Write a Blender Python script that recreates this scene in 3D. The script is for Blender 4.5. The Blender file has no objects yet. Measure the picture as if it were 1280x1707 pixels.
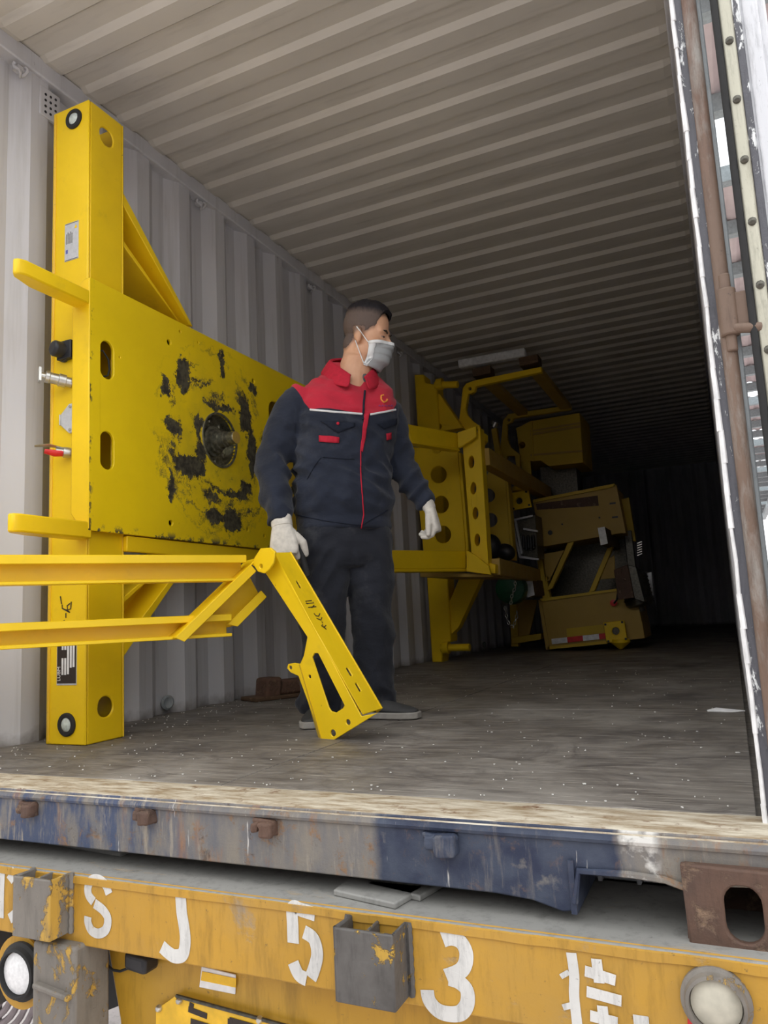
import bpy, bmesh, math, random
from mathutils import Vector, Matrix, noise as mnoise
from mathutils.bvhtree import BVHTree
from mathutils.geometry import delaunay_2d_cdt as cdt
random.seed(7)
SC = bpy.context.scene
COL = SC.collection
V3 = Vector
PI = math.pi

# ------------------------------------------------------------------ camera
F_PX = 1250.0
CAM = V3((2.352, -1.54, 0.382))
AX_R = V3((0.90685, -0.10271, -0.40875))   # container width axis in camera terms
AX_D = V3((0.41854, 0.10572, 0.90202))     # container length axis
AX_U = V3((-0.04943, -0.98908, 0.13886))   # up
cam_x = V3((AX_R.x, AX_D.x, AX_U.x)).normalized()
cam_dn = V3((AX_R.y, AX_D.y, AX_U.y)).normalized()
cam_f = V3((AX_R.z, AX_D.z, AX_U.z)).normalized()
cd = bpy.data.cameras.new('camera')
cam = bpy.data.objects.new('camera', cd)
COL.objects.link(cam)
m = Matrix((cam_x, -cam_dn, -cam_f)).transposed().to_4x4()
m.translation = CAM
cam.matrix_world = m
cd.sensor_fit = 'HORIZONTAL'
cd.sensor_width = 36.0
cd.lens = 36.0 * F_PX / 1280.0
cd.clip_start = 0.02
SC.camera = cam

# ------------------------------------------------------------------ world, light, exposure
w = bpy.data.worlds.new('world')
SC.world = w
w.use_nodes = True
bg = w.node_tree.nodes['Background']
bg.inputs[0].default_value = (0.97, 0.985, 1.0, 1)
bg.inputs[1].default_value = 1.5
SC.view_settings.view_transform = 'Standard'
SC.view_settings.look = 'None'
SC.view_settings.gamma = 1.0
SC.view_settings.use_curve_mapping = False
SC.view_settings.exposure = 0.62

# ------------------------------------------------------------------ helpers
def ray(px, py):
    x, y, z = px - 640.0, py - 853.5, F_PX
    return V3((x*AX_R.x + y*AX_R.y + z*AX_R.z, x*AX_D.x + y*AX_D.y + z*AX_D.z, x*AX_U.x + y*AX_U.y + z*AX_U.z))
def at(px, py, y):                     # point of a traced outline at real depth y
    r = ray(px, py)
    return CAM + r * ((y - CAM.y) / r.y)
def atx(px, py, x):
    r = ray(px, py)
    return CAM + r * ((x - CAM.x) / r.x)
def atz(px, py, z):
    r = ray(px, py)
    return CAM + r * ((z - CAM.z) / r.z)
def atp(px, py, P, N):
    r = ray(px, py)
    return CAM + r * ((P - CAM).dot(N) / r.dot(N))

def circ(cx, cy, r, n=24, ry=None):
    ry = ry or r
    return [(cx + r*math.cos(2*PI*i/n), cy + ry*math.sin(2*PI*i/n)) for i in range(n)]
def rrect(cx, cy, w, h, r, n=5):
    out = []
    for sx, sy, a0 in ((1, 1, 0), (-1, 1, 90), (-1, -1, 180), (1, -1, 270)):
        for i in range(n + 1):
            a = math.radians(a0 + 90*i/n)
            out.append((cx + sx*(w/2 - r) + r*math.cos(a), cy + sy*(h/2 - r) + r*math.sin(a)))
    return out

class MB:
    def __init__(s):
        s.bm = bmesh.new()
    def face(s, vs):
        try:
            return s.bm.faces.new(vs)
        except ValueError:
            return None
    def hexa(s, p):                    # 8 corners: bottom 4, top 4
        v = [s.bm.verts.new(q) for q in p]
        for f in ((0, 3, 2, 1), (4, 5, 6, 7), (0, 1, 5, 4), (1, 2, 6, 5), (2, 3, 7, 6), (3, 0, 4, 7)):
            s.face([v[i] for i in f])
        return s
    def box(s, lo, hi):
        x0, y0, z0 = lo
        x1, y1, z1 = hi
        return s.hexa([(x0, y0, z0), (x1, y0, z0), (x1, y1, z0), (x0, y1, z0), (x0, y0, z1), (x1, y0, z1), (x1, y1, z1), (x0, y1, z1)])
    def obox(s, c, u, v, n, su, sv, sn):   # oriented box, centre + half axes
        c, u, v, n = V3(c), V3(u).normalized()*su/2, V3(v).normalized()*sv/2, V3(n).normalized()*sn/2
        return s.hexa([c-u-v-n, c+u-v-n, c+u+v-n, c-u+v-n, c-u-v+n, c+u-v+n, c+u+v+n, c-u+v+n])
    def beam(s, a, b, side, w, t):     # bar from a to b, width w along side, thickness t
        a, b = V3(a), V3(b)
        d = (b - a)
        L = d.length
        d.normalize()
        sd = (V3(side) - d*V3(side).dot(d)).normalized()
        return s.obox((a+b)/2, d, sd, d.cross(sd), L, w, t)
    def plate(s, outline, holes, O, U, Vv, N, t):   # flat plate with holes; thickness t along N
        O, U, Vv, N = V3(O), V3(U), V3(Vv), V3(N)
        loops = [list(outline)] + [list(h) for h in holes]
        pts, eds = [], []
        for lp in loops:
            k = len(pts)
            pts += [Vector((a, b)) for a, b in lp]
            eds += [(k+i, k+(i+1) % len(lp)) for i in range(len(lp))]
        if holes:
            vv, _, ff, ov, _, _ = cdt(pts, eds, [], 1, 1e-7)
            def inside(p, lp):
                c = False
                j = len(lp)-1
                for i in range(len(lp)):
                    (xi, yi), (xj, yj) = lp[i], lp[j]
                    if (yi > p[1]) != (yj > p[1]) and p[0] < (xj-xi)*(p[1]-yi)/(yj-yi)+xi:
                        c = not c
                    j = i
                return c
            rem = [(o[0] if o else 0) for o in ov]
            tris = []
            for f in ff:
                c = (vv[f[0]] + vv[f[1]] + vv[f[2]])/3
                if inside(c, loops[0]) and not any(inside(c, h) for h in loops[1:]):
                    tris.append([rem[i] for i in f])
        else:
            tris = [list(range(len(pts)))]
        fr = [s.bm.verts.new(O + U*p.x + Vv*p.y) for p in pts]
        bk = [s.bm.verts.new(O + U*p.x + Vv*p.y - N*t) for p in pts]
        for ix in tris:
            s.face([fr[i] for i in ix])
            s.face([bk[i] for i in reversed(ix)])
        k = 0
        for lp in loops:
            n = len(lp)
            for i in range(n):
                a, b = k+i, k+(i+1) % n
                s.face([fr[a], fr[b], bk[b], bk[a]])
            k += n
        return s
    def poly(s, pts, ext):             # 3d polygon extruded by vector ext
        a = [s.bm.verts.new(p) for p in pts]
        b = [s.bm.verts.new(V3(p) + V3(ext)) for p in pts]
        s.face(a)
        s.face(b[::-1])
        n = len(a)
        for i in range(n):
            s.face([a[i], a[(i+1) % n], b[(i+1) % n], b[i]])
        return s
    def rings(s, rs, caps=True, closed=True):
        L = [[s.bm.verts.new(p) for p in r] for r in rs]
        n = len(L[0])
        for i in range(len(L)-1):
            for j in range(n if closed else n-1):
                k = (j+1) % n
                s.face([L[i][j], L[i][k], L[i+1][k], L[i+1][j]])
        if caps:
            s.face(L[0][::-1])
            s.face(L[-1])
        return s
    def tube(s, pts, r, n=10, caps=True, ry=None, up=None):
        pts = [V3(p) for p in pts]
        rr = r if isinstance(r, (list, tuple)) else [r]*len(pts)
        prev = V3(up) if up else None
        rs = []
        for i, p in enumerate(pts):
            d = (pts[min(i+1, len(pts)-1)] - pts[max(i-1, 0)]).normalized()
            if prev is None:
                prev = d.orthogonal()
            u = (prev - d*prev.dot(d)).normalized()
            prev = u
            v = d.cross(u)
            k = ry if ry else 1.0
            rs.append([p + u*math.cos(2*PI*j/n)*rr[i] + v*math.sin(2*PI*j/n)*rr[i]*k for j in range(n)])
        return s.rings(rs, caps)
    def lathe(s, prof, O, A, n=28, caps=True):    # prof: (radius, along axis)
        O, A = V3(O), V3(A).normalized()
        u = A.orthogonal().normalized()
        v = A.cross(u)
        rs = [[O + A*h + (u*math.cos(2*PI*j/n) + v*math.sin(2*PI*j/n))*max(r, 1e-4) for j in range(n)] for r, h in prof]
        return s.rings(rs, caps)
    def ellipsoid(s, c, ax, n=20, mm=14):         # ax: three half-axis vectors
        c = V3(c)
        a, b, d = [V3(x) for x in ax]
        rs = []
        for i in range(1, mm):
            t = PI*i/mm
            rs.append([c + d*math.cos(t) + (a*math.cos(2*PI*j/n) + b*math.sin(2*PI*j/n))*math.sin(t) for j in range(n)])
        return s.rings(rs, True)
    def grid(s, P, close=False):
        L = [[s.bm.verts.new(p) for p in r] for r in P]
        for i in range(len(L)-1):
            for j in range(len(L[0])-1):
                s.face([L[i][j], L[i][j+1], L[i+1][j+1], L[i+1][j]])
        return s
    def mesh(s, name, angle=38, smooth=True):
        bm = s.bm
        bmesh.ops.remove_doubles(bm, verts=bm.verts, dist=1e-6)
        bmesh.ops.recalc_face_normals(bm, faces=bm.faces)
        if smooth:
            lim = math.radians(angle)
            for f in bm.faces:
                f.smooth = True
            for e in bm.edges:
                if len(e.link_faces) == 2 and e.calc_face_angle(0) > lim:
                    e.smooth = False
        me = bpy.data.meshes.new(name)
        bm.to_mesh(me)
        bm.free()
        return me
    def build(s, name, mat, parent=None, bevel=0, angle=38, smooth=True, seg=2):
        me = s.mesh(name, angle, smooth)
        return link(name, me, mat, parent, bevel, seg)

def link(name, me, mat, parent=None, bevel=0, seg=2):
    o = bpy.data.objects.new(name, me)
    COL.objects.link(o)
    if mat and not me.materials:
        for q in (mat if isinstance(mat, (list, tuple)) else [mat]):
            me.materials.append(q)
    if parent:
        adopt(o, parent)
    if bevel:
        md = o.modifiers.new('bevel', 'BEVEL')
        md.width = bevel
        md.segments = seg
        md.limit_method = 'ANGLE'
        md.angle_limit = math.radians(40)
        md.harden_normals = False
    return o
def adopt(o, parent):
    o.parent = parent
    loc = parent['_w'] if '_w' in parent else (0, 0, 0)
    o.matrix_parent_inverse = Matrix.Translation(-V3(loc))
def tag(o, label, cat, group=None):
    o['label'] = label
    o['category'] = cat
    if group:
        o['group'] = group
    return o
ROOTS = []
def thing(name, label, cat, loc, group=None):
    o = bpy.data.objects.new(name, None)
    o.empty_display_size = 0.1
    COL.objects.link(o)
    o.location = loc
    o['_w'] = tuple(loc)
    ROOTS.append(o)
    return tag(o, label, cat, group)
def struct(o):
    o['kind'] = 'structure'
    return o
def piece(name, me, mat, loc, parent, rot=None):      # alike pieces that share one mesh
    o = bpy.data.objects.new(name, me)
    COL.objects.link(o)
    if not me.materials:
        me.materials.append(mat)
    o.location = loc
    if rot:
        o.rotation_euler = rot
    if parent:
        adopt(o, parent)
    return o

# ------------------------------------------------------------------ materials
class NT:
    def __init__(s, name):
        s.m = bpy.data.materials.new(name)
        s.m.use_nodes = True
        s.t = s.m.node_tree
        s.b = s.t.nodes['Principled BSDF']
        tc = s.t.nodes.new('ShaderNodeTexCoord')
        s.obj = tc.outputs['Object']
    def n(s, k):
        return s.t.nodes.new(k)
    def set(s, sock, v):
        if hasattr(v, 'is_output') or hasattr(v, 'links'):
            s.t.links.new(v, sock)
        else:
            if isinstance(v, (tuple, list)) and len(v) == 3 and sock.type == 'RGBA':
                v = (*v, 1)
            sock.default_value = v
    def mp(s, scale=(1, 1, 1), loc=(0, 0, 0), rot=(0, 0, 0), vec=None):
        q = s.n('ShaderNodeMapping')
        s.set(q.inputs['Vector'], vec or s.obj)
        q.inputs['Scale'].default_value = scale
        q.inputs['Location'].default_value = loc
        q.inputs['Rotation'].default_value = rot
        return q.outputs[0]
    def noise(s, scale=5, detail=4, rough=0.55, vec=None, dist=0):
        q = s.n('ShaderNodeTexNoise')
        s.set(q.inputs['Vector'], vec or s.obj)
        q.inputs['Scale'].default_value = scale
        q.inputs['Detail'].default_value = detail
        q.inputs['Roughness'].default_value = rough
        q.inputs['Distortion'].default_value = dist
        return q.outputs[0]
    def ramp(s, fac, lo, hi, a=0.0, b=1.0):
        q = s.n('ShaderNodeMapRange')
        q.clamp = True
        s.set(q.inputs['Value'], fac)
        for k, v in (('From Min', lo), ('From Max', hi), ('To Min', a), ('To Max', b)):
            s.set(q.inputs[k], v)
        return q.outputs[0]
    def math(s, op, a, b=0.0, c=None):
        q = s.n('ShaderNodeMath')
        q.operation = op
        s.set(q.inputs[0], a)
        s.set(q.inputs[1], b)
        if c is not None:
            s.set(q.inputs[2], c)
        return q.outputs[0]
    def mix(s, fac, a, b):
        q = s.n('ShaderNodeMix')
        q.data_type = 'RGBA'
        s.set(q.inputs[0], fac)
        s.set(q.inputs[6], a)
        s.set(q.inputs[7], b)
        return q.outputs[2]
    def xyz(s, vec=None):
        q = s.n('ShaderNodeSeparateXYZ')
        s.set(q.inputs[0], vec or s.obj)
        return q.outputs
    def bump(s, h, strength=0.3, dist=0.01):
        q = s.n('ShaderNodeBump')
        q.inputs['Strength'].default_value = strength
        q.inputs['Distance'].default_value = dist
        s.set(q.inputs['Height'], h)
        s.set(s.b.inputs['Normal'], q.outputs[0])
    def out(s, col, rough=0.5, metal=0.0, spec=0.5, coat=0.0):
        s.set(s.b.inputs['Base Color'], col)
        s.set(s.b.inputs['Roughness'], rough)
        s.set(s.b.inputs['Metallic'], metal)
        s.b.inputs['Specular IOR Level'].default_value = spec
        if coat:
            s.b.inputs['Coat Weight'].default_value = coat
            s.b.inputs['Coat Roughness'].default_value = 0.15
        return s.m
def plain(name, col, rough=0.5, metal=0.0, var=0.15, scale=30, spec=0.5):
    k = NT(name)
    a = tuple(c*(1-var) for c in col)
    b = tuple(min(1, c*(1+var)) for c in col)
    f = k.ramp(k.noise(scale, 3), 0.3, 0.7)
    return k.out(k.mix(f, a, b), rough, metal, spec)
def worn(name, base, under, scale=18, thr=0.62, soft=0.05, rough=0.55, stretch=(1, 1, 1), metal=0.0, grime=None, bump=0.15, under2=None, dirt=0.55):
    k = NT(name)
    v = k.mp(stretch)
    c = k.mix(k.ramp(k.noise(scale*0.4, 4, vec=v), 0.3, 0.7), tuple(x*0.85 for x in base), tuple(min(1, x*1.1) for x in base))
    if grime:
        c = k.mix(k.ramp(k.noise(scale*0.25, 6, 0.7, vec=v), 0.42, 0.70, 0, 0.85), c, grime)
    n = k.noise(scale, 7, 0.7, vec=v, dist=0.3)
    mk = k.ramp(n, thr, thr+soft)
    u = under
    if under2:
        u = k.mix(k.ramp(k.noise(scale*1.7, 4), 0.4, 0.6), under, under2)
    c = k.mix(mk, c, u)
    # fine dirt: runs and specks
    run = k.ramp(k.noise(scale*2.2, 5, 0.7, vec=k.mp((2.2, 2.2, 0.35), loc=(3, 1, 7))), 0.50, 0.72, 0, dirt)
    c = k.mix(run, c, tuple(x*0.42 for x in base))
    spk = k.ramp(k.noise(scale*7, 5, 0.75), 0.64, 0.70, 0, dirt)
    c = k.mix(spk, c, (0.05, 0.042, 0.035))
    k.bump(k.math('SUBTRACT', k.math('MULTIPLY', k.noise(scale*6, 4), 0.5), mk), min(1, bump*1.8), 0.003)
    return k.out(c, rough, metal)

YEL = (0.91, 0.605, 0.007)
def yellow(name, base=YEL, chips=0.72, rough=0.38):
    k = NT(name)
    c = k.mix(k.ramp(k.noise(3.5, 4), 0.3, 0.7), tuple(x*0.92 for x in base), tuple(min(1, x*1.06) for x in base))
    c = k.mix(k.ramp(k.noise(9, 5, 0.65), 0.6, 0.85, 0, 0.35), c, (0.42, 0.27, 0.02))
    chip = k.ramp(k.noise(34, 5, 0.7), chips, chips + 0.03)
    c = k.mix(chip, c, (0.06, 0.045, 0.03))
    k.bump(k.math('SUBTRACT', k.math('MULTIPLY', k.noise(160, 2), 0.15), chip), 0.12, 0.001)
    return k.out(c, k.ramp(k.noise(12, 3), 0.3, 0.7, rough-0.06, rough+0.1), 0, 0.4)
M = {}
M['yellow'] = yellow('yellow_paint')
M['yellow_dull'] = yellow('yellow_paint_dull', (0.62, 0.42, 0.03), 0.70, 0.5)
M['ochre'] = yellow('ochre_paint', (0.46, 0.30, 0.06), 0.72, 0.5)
M['black'] = plain('black_plastic', (0.015, 0.015, 0.018), 0.45)
M['rubber'] = plain('black_rubber', (0.02, 0.02, 0.02), 0.8)
M['steel'] = plain('zinc_steel', (0.55, 0.54, 0.5), 0.32, 0.9)
M['dark_steel'] = plain('oily_dark_steel', (0.09, 0.085, 0.07), 0.35, 0.7, 0.4, 60)
M['red'] = plain('red_plastic', (0.65, 0.02, 0.02), 0.4)
M['white'] = plain('white_paint', (0.8, 0.8, 0.8), 0.5)
M['glass'] = plain('lamp_lens', (0.62, 0.68, 0.62), 0.12, 0.0, 0.2, 90)
M['ink'] = plain('black_ink', (0.03, 0.02, 0.015), 0.6)
M['hub_steel'] = plain('hub_steel', (0.26, 0.25, 0.19), 0.33, 0.75, 0.5, 50)
# ------------------------------------------------------------------ materials of the setting
def m_wall():
    k = NT('container_wall_paint')
    c = k.mix(k.ramp(k.noise(2.0, 4, vec=k.mp((1, 1, 0.35))), 0.3, 0.7), (0.60, 0.595, 0.62), (0.70, 0.695, 0.71))
    c = k.mix(k.ramp(k.noise(9, 6, 0.6, vec=k.mp((1, 2.2, 0.12))), 0.52, 0.78, 0, 0.55), c, (0.40, 0.385, 0.36))
    sc = k.ramp(k.noise(14, 7, 0.72, vec=k.mp((1, 2.5, 0.5)), dist=0.8), 0.72, 0.74)
    c = k.mix(sc, c, (0.06, 0.05, 0.045))
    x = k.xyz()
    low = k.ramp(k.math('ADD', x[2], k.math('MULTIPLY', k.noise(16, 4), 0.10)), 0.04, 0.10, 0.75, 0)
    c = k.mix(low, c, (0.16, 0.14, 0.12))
    k.bump(k.noise(40, 3), 0.08, 0.003)
    return k.out(c, 0.5, 0, 0.35)
def m_ceiling():
    k = NT('container_roof_paint')
    c = k.mix(k.ramp(k.noise(1.6, 5), 0.3, 0.7), (0.62, 0.58, 0.51), (0.72, 0.675, 0.60))
    c = k.mix(k.ramp(k.noise(10, 6, 0.6, vec=k.mp((0.25, 2.0, 1))), 0.55, 0.8, 0, 0.4), c, (0.34, 0.31, 0.26))
    c = k.mix(k.ramp(k.noise(11, 8, 0.72, vec=k.mp((0.5, 1.4, 1)), dist=0.5), 0.745, 0.76), c, (0.06, 0.045, 0.035))
    return k.out(c, 0.42, 0, 0.4)
def m_floor():
    k = NT('worn_plywood')
    v = k.mp((0.6, 5.0, 1))
    c = k.mix(k.ramp(k.noise(7, 6, 0.62, vec=v), 0.3, 0.72), (0.095, 0.082, 0.072), (0.25, 0.225, 0.195))
    c = k.mix(k.ramp(k.noise(1.8, 5, 0.6, dist=0.6), 0.45, 0.7, 0, 0.75), c, (0.36, 0.335, 0.30))
    c = k.mix(k.ramp(k.noise(2.3, 4, 0.6, vec=k.mp(loc=(3, 1, 0))), 0.55, 0.7, 0, 0.85), c, (0.085, 0.075, 0.07))
    s1 = k.ramp(k.noise(22, 5, 0.6, vec=k.mp((0.25, 5, 1), rot=(0, 0, 0.55))), 0.60, 0.70, 0, 0.85)
    s2 = k.ramp(k.noise(20, 5, 0.6, vec=k.mp((0.22, 6, 1), rot=(0, 0, -0.8), loc=(2, 5, 0))), 0.61, 0.70, 0, 0.8)
    s3 = k.ramp(k.noise(60, 6, 0.7, vec=k.mp((0.12, 3, 1), rot=(0, 0, 0.35), loc=(7, 2, 0))), 0.60, 0.68, 0, 0.7)
    c = k.mix(k.ramp(k.noise(5, 6, 0.7, vec=k.mp(loc=(9, 4, 0)), dist=1.0), 0.52, 0.66, 0, 0.8), c, (0.10, 0.088, 0.08))
    c = k.mix(k.math('MAXIMUM', s3, k.math('MAXIMUM', s1, s2)), c, (0.52, 0.48, 0.42))
    k.bump(k.noise(30, 5, 0.65, vec=v), 0.35, 0.004)
    return k.out(c, k.ramp(k.noise(6, 4), 0.3, 0.7, 0.42, 0.72), 0, 0.35)
def m_sill():
    k = NT('sill_blue_rust')
    x = k.xyz()
    n = k.noise(9, 5, 0.65)
    wob = k.math('MULTIPLY', k.math('SUBTRACT', n, 0.5), 0.10)
    base = k.mix(k.ramp(k.noise(13, 6, 0.65, vec=k.mp((1.6, 1, 0.5))), 0.35, 0.65), (0.23, 0.205, 0.17), (0.14, 0.14, 0.15))
    rust = k.ramp(k.noise(8, 6, 0.65, vec=k.mp((2.2, 1, 0.5), loc=(4, 0, 0))), 0.56, 0.70, 0, 0.9)
    base = k.mix(rust, base, (0.30, 0.15, 0.07))
    lb = k.math('MULTIPLY', k.ramp(k.math('ADD', x[0], wob), 1.30, 1.02), k.ramp(k.noise(11, 5, 0.6, vec=k.mp((2.5, 1, 0.7))), 0.42, 0.58))
    base = k.mix(lb, base, (0.06, 0.08, 0.14))
    xb = k.math('ADD', x[0], k.math('MULTIPLY', wob, 0.35))
    blue = k.math('MULTIPLY', k.ramp(xb, 1.655, 1.675), k.ramp(xb, 2.135, 2.12))
    base = k.mix(k.math('MULTIPLY', blue, k.ramp(n, 0.70, 0.62)), base, k.mix(k.ramp(k.noise(14, 5), 0.35, 0.7), (0.022, 0.030, 0.062), (0.065, 0.080, 0.115)))
    wh = k.math('MULTIPLY', k.ramp(xb, 2.13, 2.14), k.ramp(xb, 2.20, 2.185))
    base = k.mix(k.math('MULTIPLY', wh, k.ramp(k.noise(18, 5), 0.40, 0.48)), base, (0.62, 0.60, 0.56))
    spots = k.ramp(k.noise(15, 8, 0.78, dist=0.4), 0.56, 0.63, 0, 0.85)
    base = k.mix(k.math('MULTIPLY', spots, k.ramp(blue, 0.2, 0.8, 1, 0.35)), base, k.mix(k.ramp(k.noise(30, 4), 0.42, 0.58), (0.075, 0.055, 0.045), (0.25, 0.14, 0.07)))
    runs = k.ramp(k.noise(26, 6, 0.7, vec=k.mp((1.8, 1, 0.22), loc=(8, 0, 3))), 0.56, 0.68, 0, 0.8)
    base = k.mix(k.math('MULTIPLY', runs, k.ramp(blue, 0.2, 0.8, 1, 0.3)), base, (0.34, 0.30, 0.24))
    drip = k.ramp(k.noise(20, 4, 0.7, vec=k.mp((3, 1, 0.25))), 0.67, 0.71)
    base = k.mix(k.math('MULTIPLY', drip, 0.8), base, (0.68, 0.66, 0.62))
    k.bump(k.noise(26, 6, 0.7), 0.5, 0.006)
    return k.out(base, 0.6, 0, 0.4)
def m_sill_top():
    k = NT('sill_top_scraped')
    v = k.mp((0.8, 4, 1))
    c = k.mix(k.ramp(k.noise(12, 6, 0.7, vec=v), 0.38, 0.62), (0.30, 0.22, 0.13), (0.66, 0.60, 0.48))
    c = k.mix(k.ramp(k.noise(16, 6, 0.7), 0.58, 0.68), c, (0.20, 0.11, 0.06))
    k.bump(k.noise(40, 5), 0.3, 0.003)
    return k.out(c, 0.6)
M['wall'] = m_wall()
M['ceil'] = m_ceiling()
M['floor'] = m_floor()
M['sill'] = m_sill()
M['sill_top'] = m_sill_top()
M['rust'] = worn('rusty_brown_steel', (0.125, 0.068, 0.045), (0.26, 0.17, 0.11), 22, 0.55, 0.12, 0.75, grime=(0.075, 0.048, 0.038), bump=0.4)
M['post_rust'] = worn('post_red_brown', (0.17, 0.112, 0.08), (0.30, 0.275, 0.245), 12, 0.52, 0.15, 0.6, (1, 1, 0.25), grime=(0.17, 0.085, 0.06), bump=0.3)
M['post_dark'] = worn('post_dark_flecked', (0.10, 0.10, 0.115), (0.82, 0.84, 0.84), 34, 0.57, 0.03, 0.5, (1, 1, 0.35), bump=0.3)
M['post_white'] = worn('door_white_paint', (0.74, 0.75, 0.78), (0.45, 0.30, 0.25), 20, 0.66, 0.05, 0.5, (1, 1, 0.2))
M['post_grey'] = worn('post_grey', (0.33, 0.36, 0.37), (0.5, 0.36, 0.27), 20, 0.6, 0.08, 0.55, (1, 1, 0.3))
M['beige'] = worn('gasket_strip_beige', (0.52, 0.50, 0.40), (0.33, 0.30, 0.22), 18, 0.55, 0.15, 0.35, (1, 1, 0.2), metal=0.3)
M['roof_pink'] = plain('shed_roof_sheet', (0.47, 0.385, 0.385), 0.6, 0, 0.12, 3)
M['purlin'] = plain('shed_purlin', (0.24, 0.27, 0.28), 0.6)
M['concrete'] = worn('yard_concrete', (0.66, 0.60, 0.58), (0.46, 0.42, 0.40), 6, 0.6, 0.1, 0.85)

# ------------------------------------------------------------------ container shell
def corr(y, y0, pitch, segs):          # trapezoid wave: returns breakpoints
    pts = []
    k = math.floor((y - y0)/pitch)
    return k
def wall_profile(ya, yb, start, pitch, parts, d):
    # parts: outer flat, slope in, inner flat, slope out ; x offset 0 (inner) .. -d (outer)
    pts = []
    k = math.floor((ya - start)/pitch) - 1
    y = start + k*pitch
    while y < yb + pitch:
        a, b, c, e = parts
        for yy, off in ((y, -d), (y + b, 0), (y + b + c, 0), (y + b + c + e, -d)):
            if ya <= yy <= yb:
                pts.append((yy, off))
        y += pitch
    pts.insert(0, (ya, pts[0][1]))
    pts.append((yb, pts[-1][1]))
    return pts
L_LEN = 12.0
prof = wall_profile(0.0, L_LEN + 0.06, 0.93, 0.297, (0.08, 0.07, 0.08, 0.067), 0.042)
mb = MB()
for s in range(len(prof)-1):
    (ya, xa), (yb, xb) = prof[s], prof[s+1]
    v = [mb.bm.verts.new(p) for p in ((0.01+xa, ya, -0.03), (0.01+xb, yb, -0.03), (0.01+xb, yb, 2.72), (0.01+xa, ya, 2.72))]
    mb.face(v)
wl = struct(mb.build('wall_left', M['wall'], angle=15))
mb = MB()
for s in range(len(prof)-1):
    (ya, xa), (yb, xb) = prof[s], prof[s+1]
    ya = max(ya, 0.02)
    v = [mb.bm.verts.new(p) for p in ((2.366-xa, ya, -0.03), (2.366-xa if ya == yb else 2.366-xb, yb, -0.03), (2.366-xb, yb, 2.72), (2.366-xa, ya, 2.72))]
    mb.face(v)
wr = struct(mb.build('wall_right', M['wall'], angle=15))
mb = MB()
nx = 12
for i in range(nx):
    x = -0.06 + 2.51*i/nx
    w = 2.51/nx
    mb.poly([(x, 12.04, -0.03), (x + w*0.25, 12.0, -0.03), (x + w*0.6, 12.0, -0.03), (x + w*0.85, 12.04, -0.03), (x + w, 12.04, -0.03), (x+w, 12.08, -0.03), (x, 12.08, -0.03)], (0, 0, 2.75))
struct(mb.build('wall_back', M['wall'], angle=15))
# roof: cross corrugations
P = []
y = 0.02
pitch = 0.209
y0 = 0.642 - 3*pitch
k = 0
rp = [(-0.02, 2.712)]
yy = y0
while yy < L_LEN:
    rp += [(yy, 2.712), (yy + 0.022, 2.690), (yy + 0.100, 2.690), (yy + 0.122, 2.712)]
    yy += pitch
rp.append((12.08, 2.712))
mb = MB()
for a, b in zip(rp[:-1], rp[1:]):
    v = [mb.bm.verts.new(p) for p in ((0.05, a[0], a[1]), (2.32, a[0], a[1]), (2.32, b[0], b[1]), (0.05, b[0], b[1]))]
    mb.face(v)
    for xa, xb in ((-0.04, 0.05), (2.41, 2.32)):
        v = [mb.bm.verts.new(p) for p in ((xa, a[0], 2.712), (xb, a[0], a[1]), (xb, b[0], b[1]), (xa, b[0], 2.712))]
        mb.face(v)
ce = struct(mb.build('ceiling', M['ceil'], angle=12))
mb = MB()
mb.box((-0.05, -0.1, 2.722), (2.42, 12.08, 2.75))
struct(mb.build('trim_1', M['ceil']))
mb = MB()
mb.box((-0.04, -0.02, 2.628), (0.026, 12.0, 2.708))
rail = struct(mb.build('trim_2', M['wall'], bevel=0.006))
mb = MB()
mb.box((2.35, 0.05, 2.628), (2.41, 12.0, 2.708))
struct(mb.build('trim_3', M['wall'], bevel=0.006))
# lashing rings and vents on the left wall and rail
def ring(x, y, z, r, parent):
    mb = MB()
    pts = []
    for i in range(13):
        a = -0.5 + (PI + 0.9)*i/12
        pts.append((x + 0.012 + 0.012*math.sin(i), y + r*math.cos(a)*0.8, z - r*math.sin(a)))
    mb.tube(pts, 0.006, 8)
    mb.box((x - 0.02, y - 0.012, z - 0.008), (x + 0.014, y + 0.012, z + 0.008))
    return mb.build('lashing_ring', M['wall'], parent)
for (px, py) in ((36, 112), (337, 338), (521, 478), (668, 588)):
    p = atx(px, py, 0.03)
    ring(0.012, p.y, p.z, 0.03, rail)
for yv in (1.20, 3.6, 6.0):
    mb = MB()
    mb.lathe([(0.012, 0), (0.03, 0.008), (0.033, 0.016), (0.024, 0.022), (0.012, 0.014)], (-0.02, yv, 0.05), (1, -0.3, 0), 16)
    mb.build('lashing_eye', M['post_grey'], wl)
vp = atx(83, 180, 0.012)
mb = MB()
mb.box((0.0, vp.y - 0.05, vp.z - 0.055), (0.016, vp.y + 0.05, vp.z + 0.075))
vent = mb.build('vent_cover', M['wall'], wl, bevel=0.004)
hm = MB().lathe([(0.0055, 0), (0.0055, 0.003)], (0, 0, 0), (1, 0, 0), 8).mesh('vent_hole')
for i in range(3):
    for j in range(4):
        piece('vent_hole', hm, M['black'], (0.0155, vp.y - 0.025 + 0.025*i, vp.z - 0.035 + 0.026*j + 0.004*i), vent)

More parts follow.
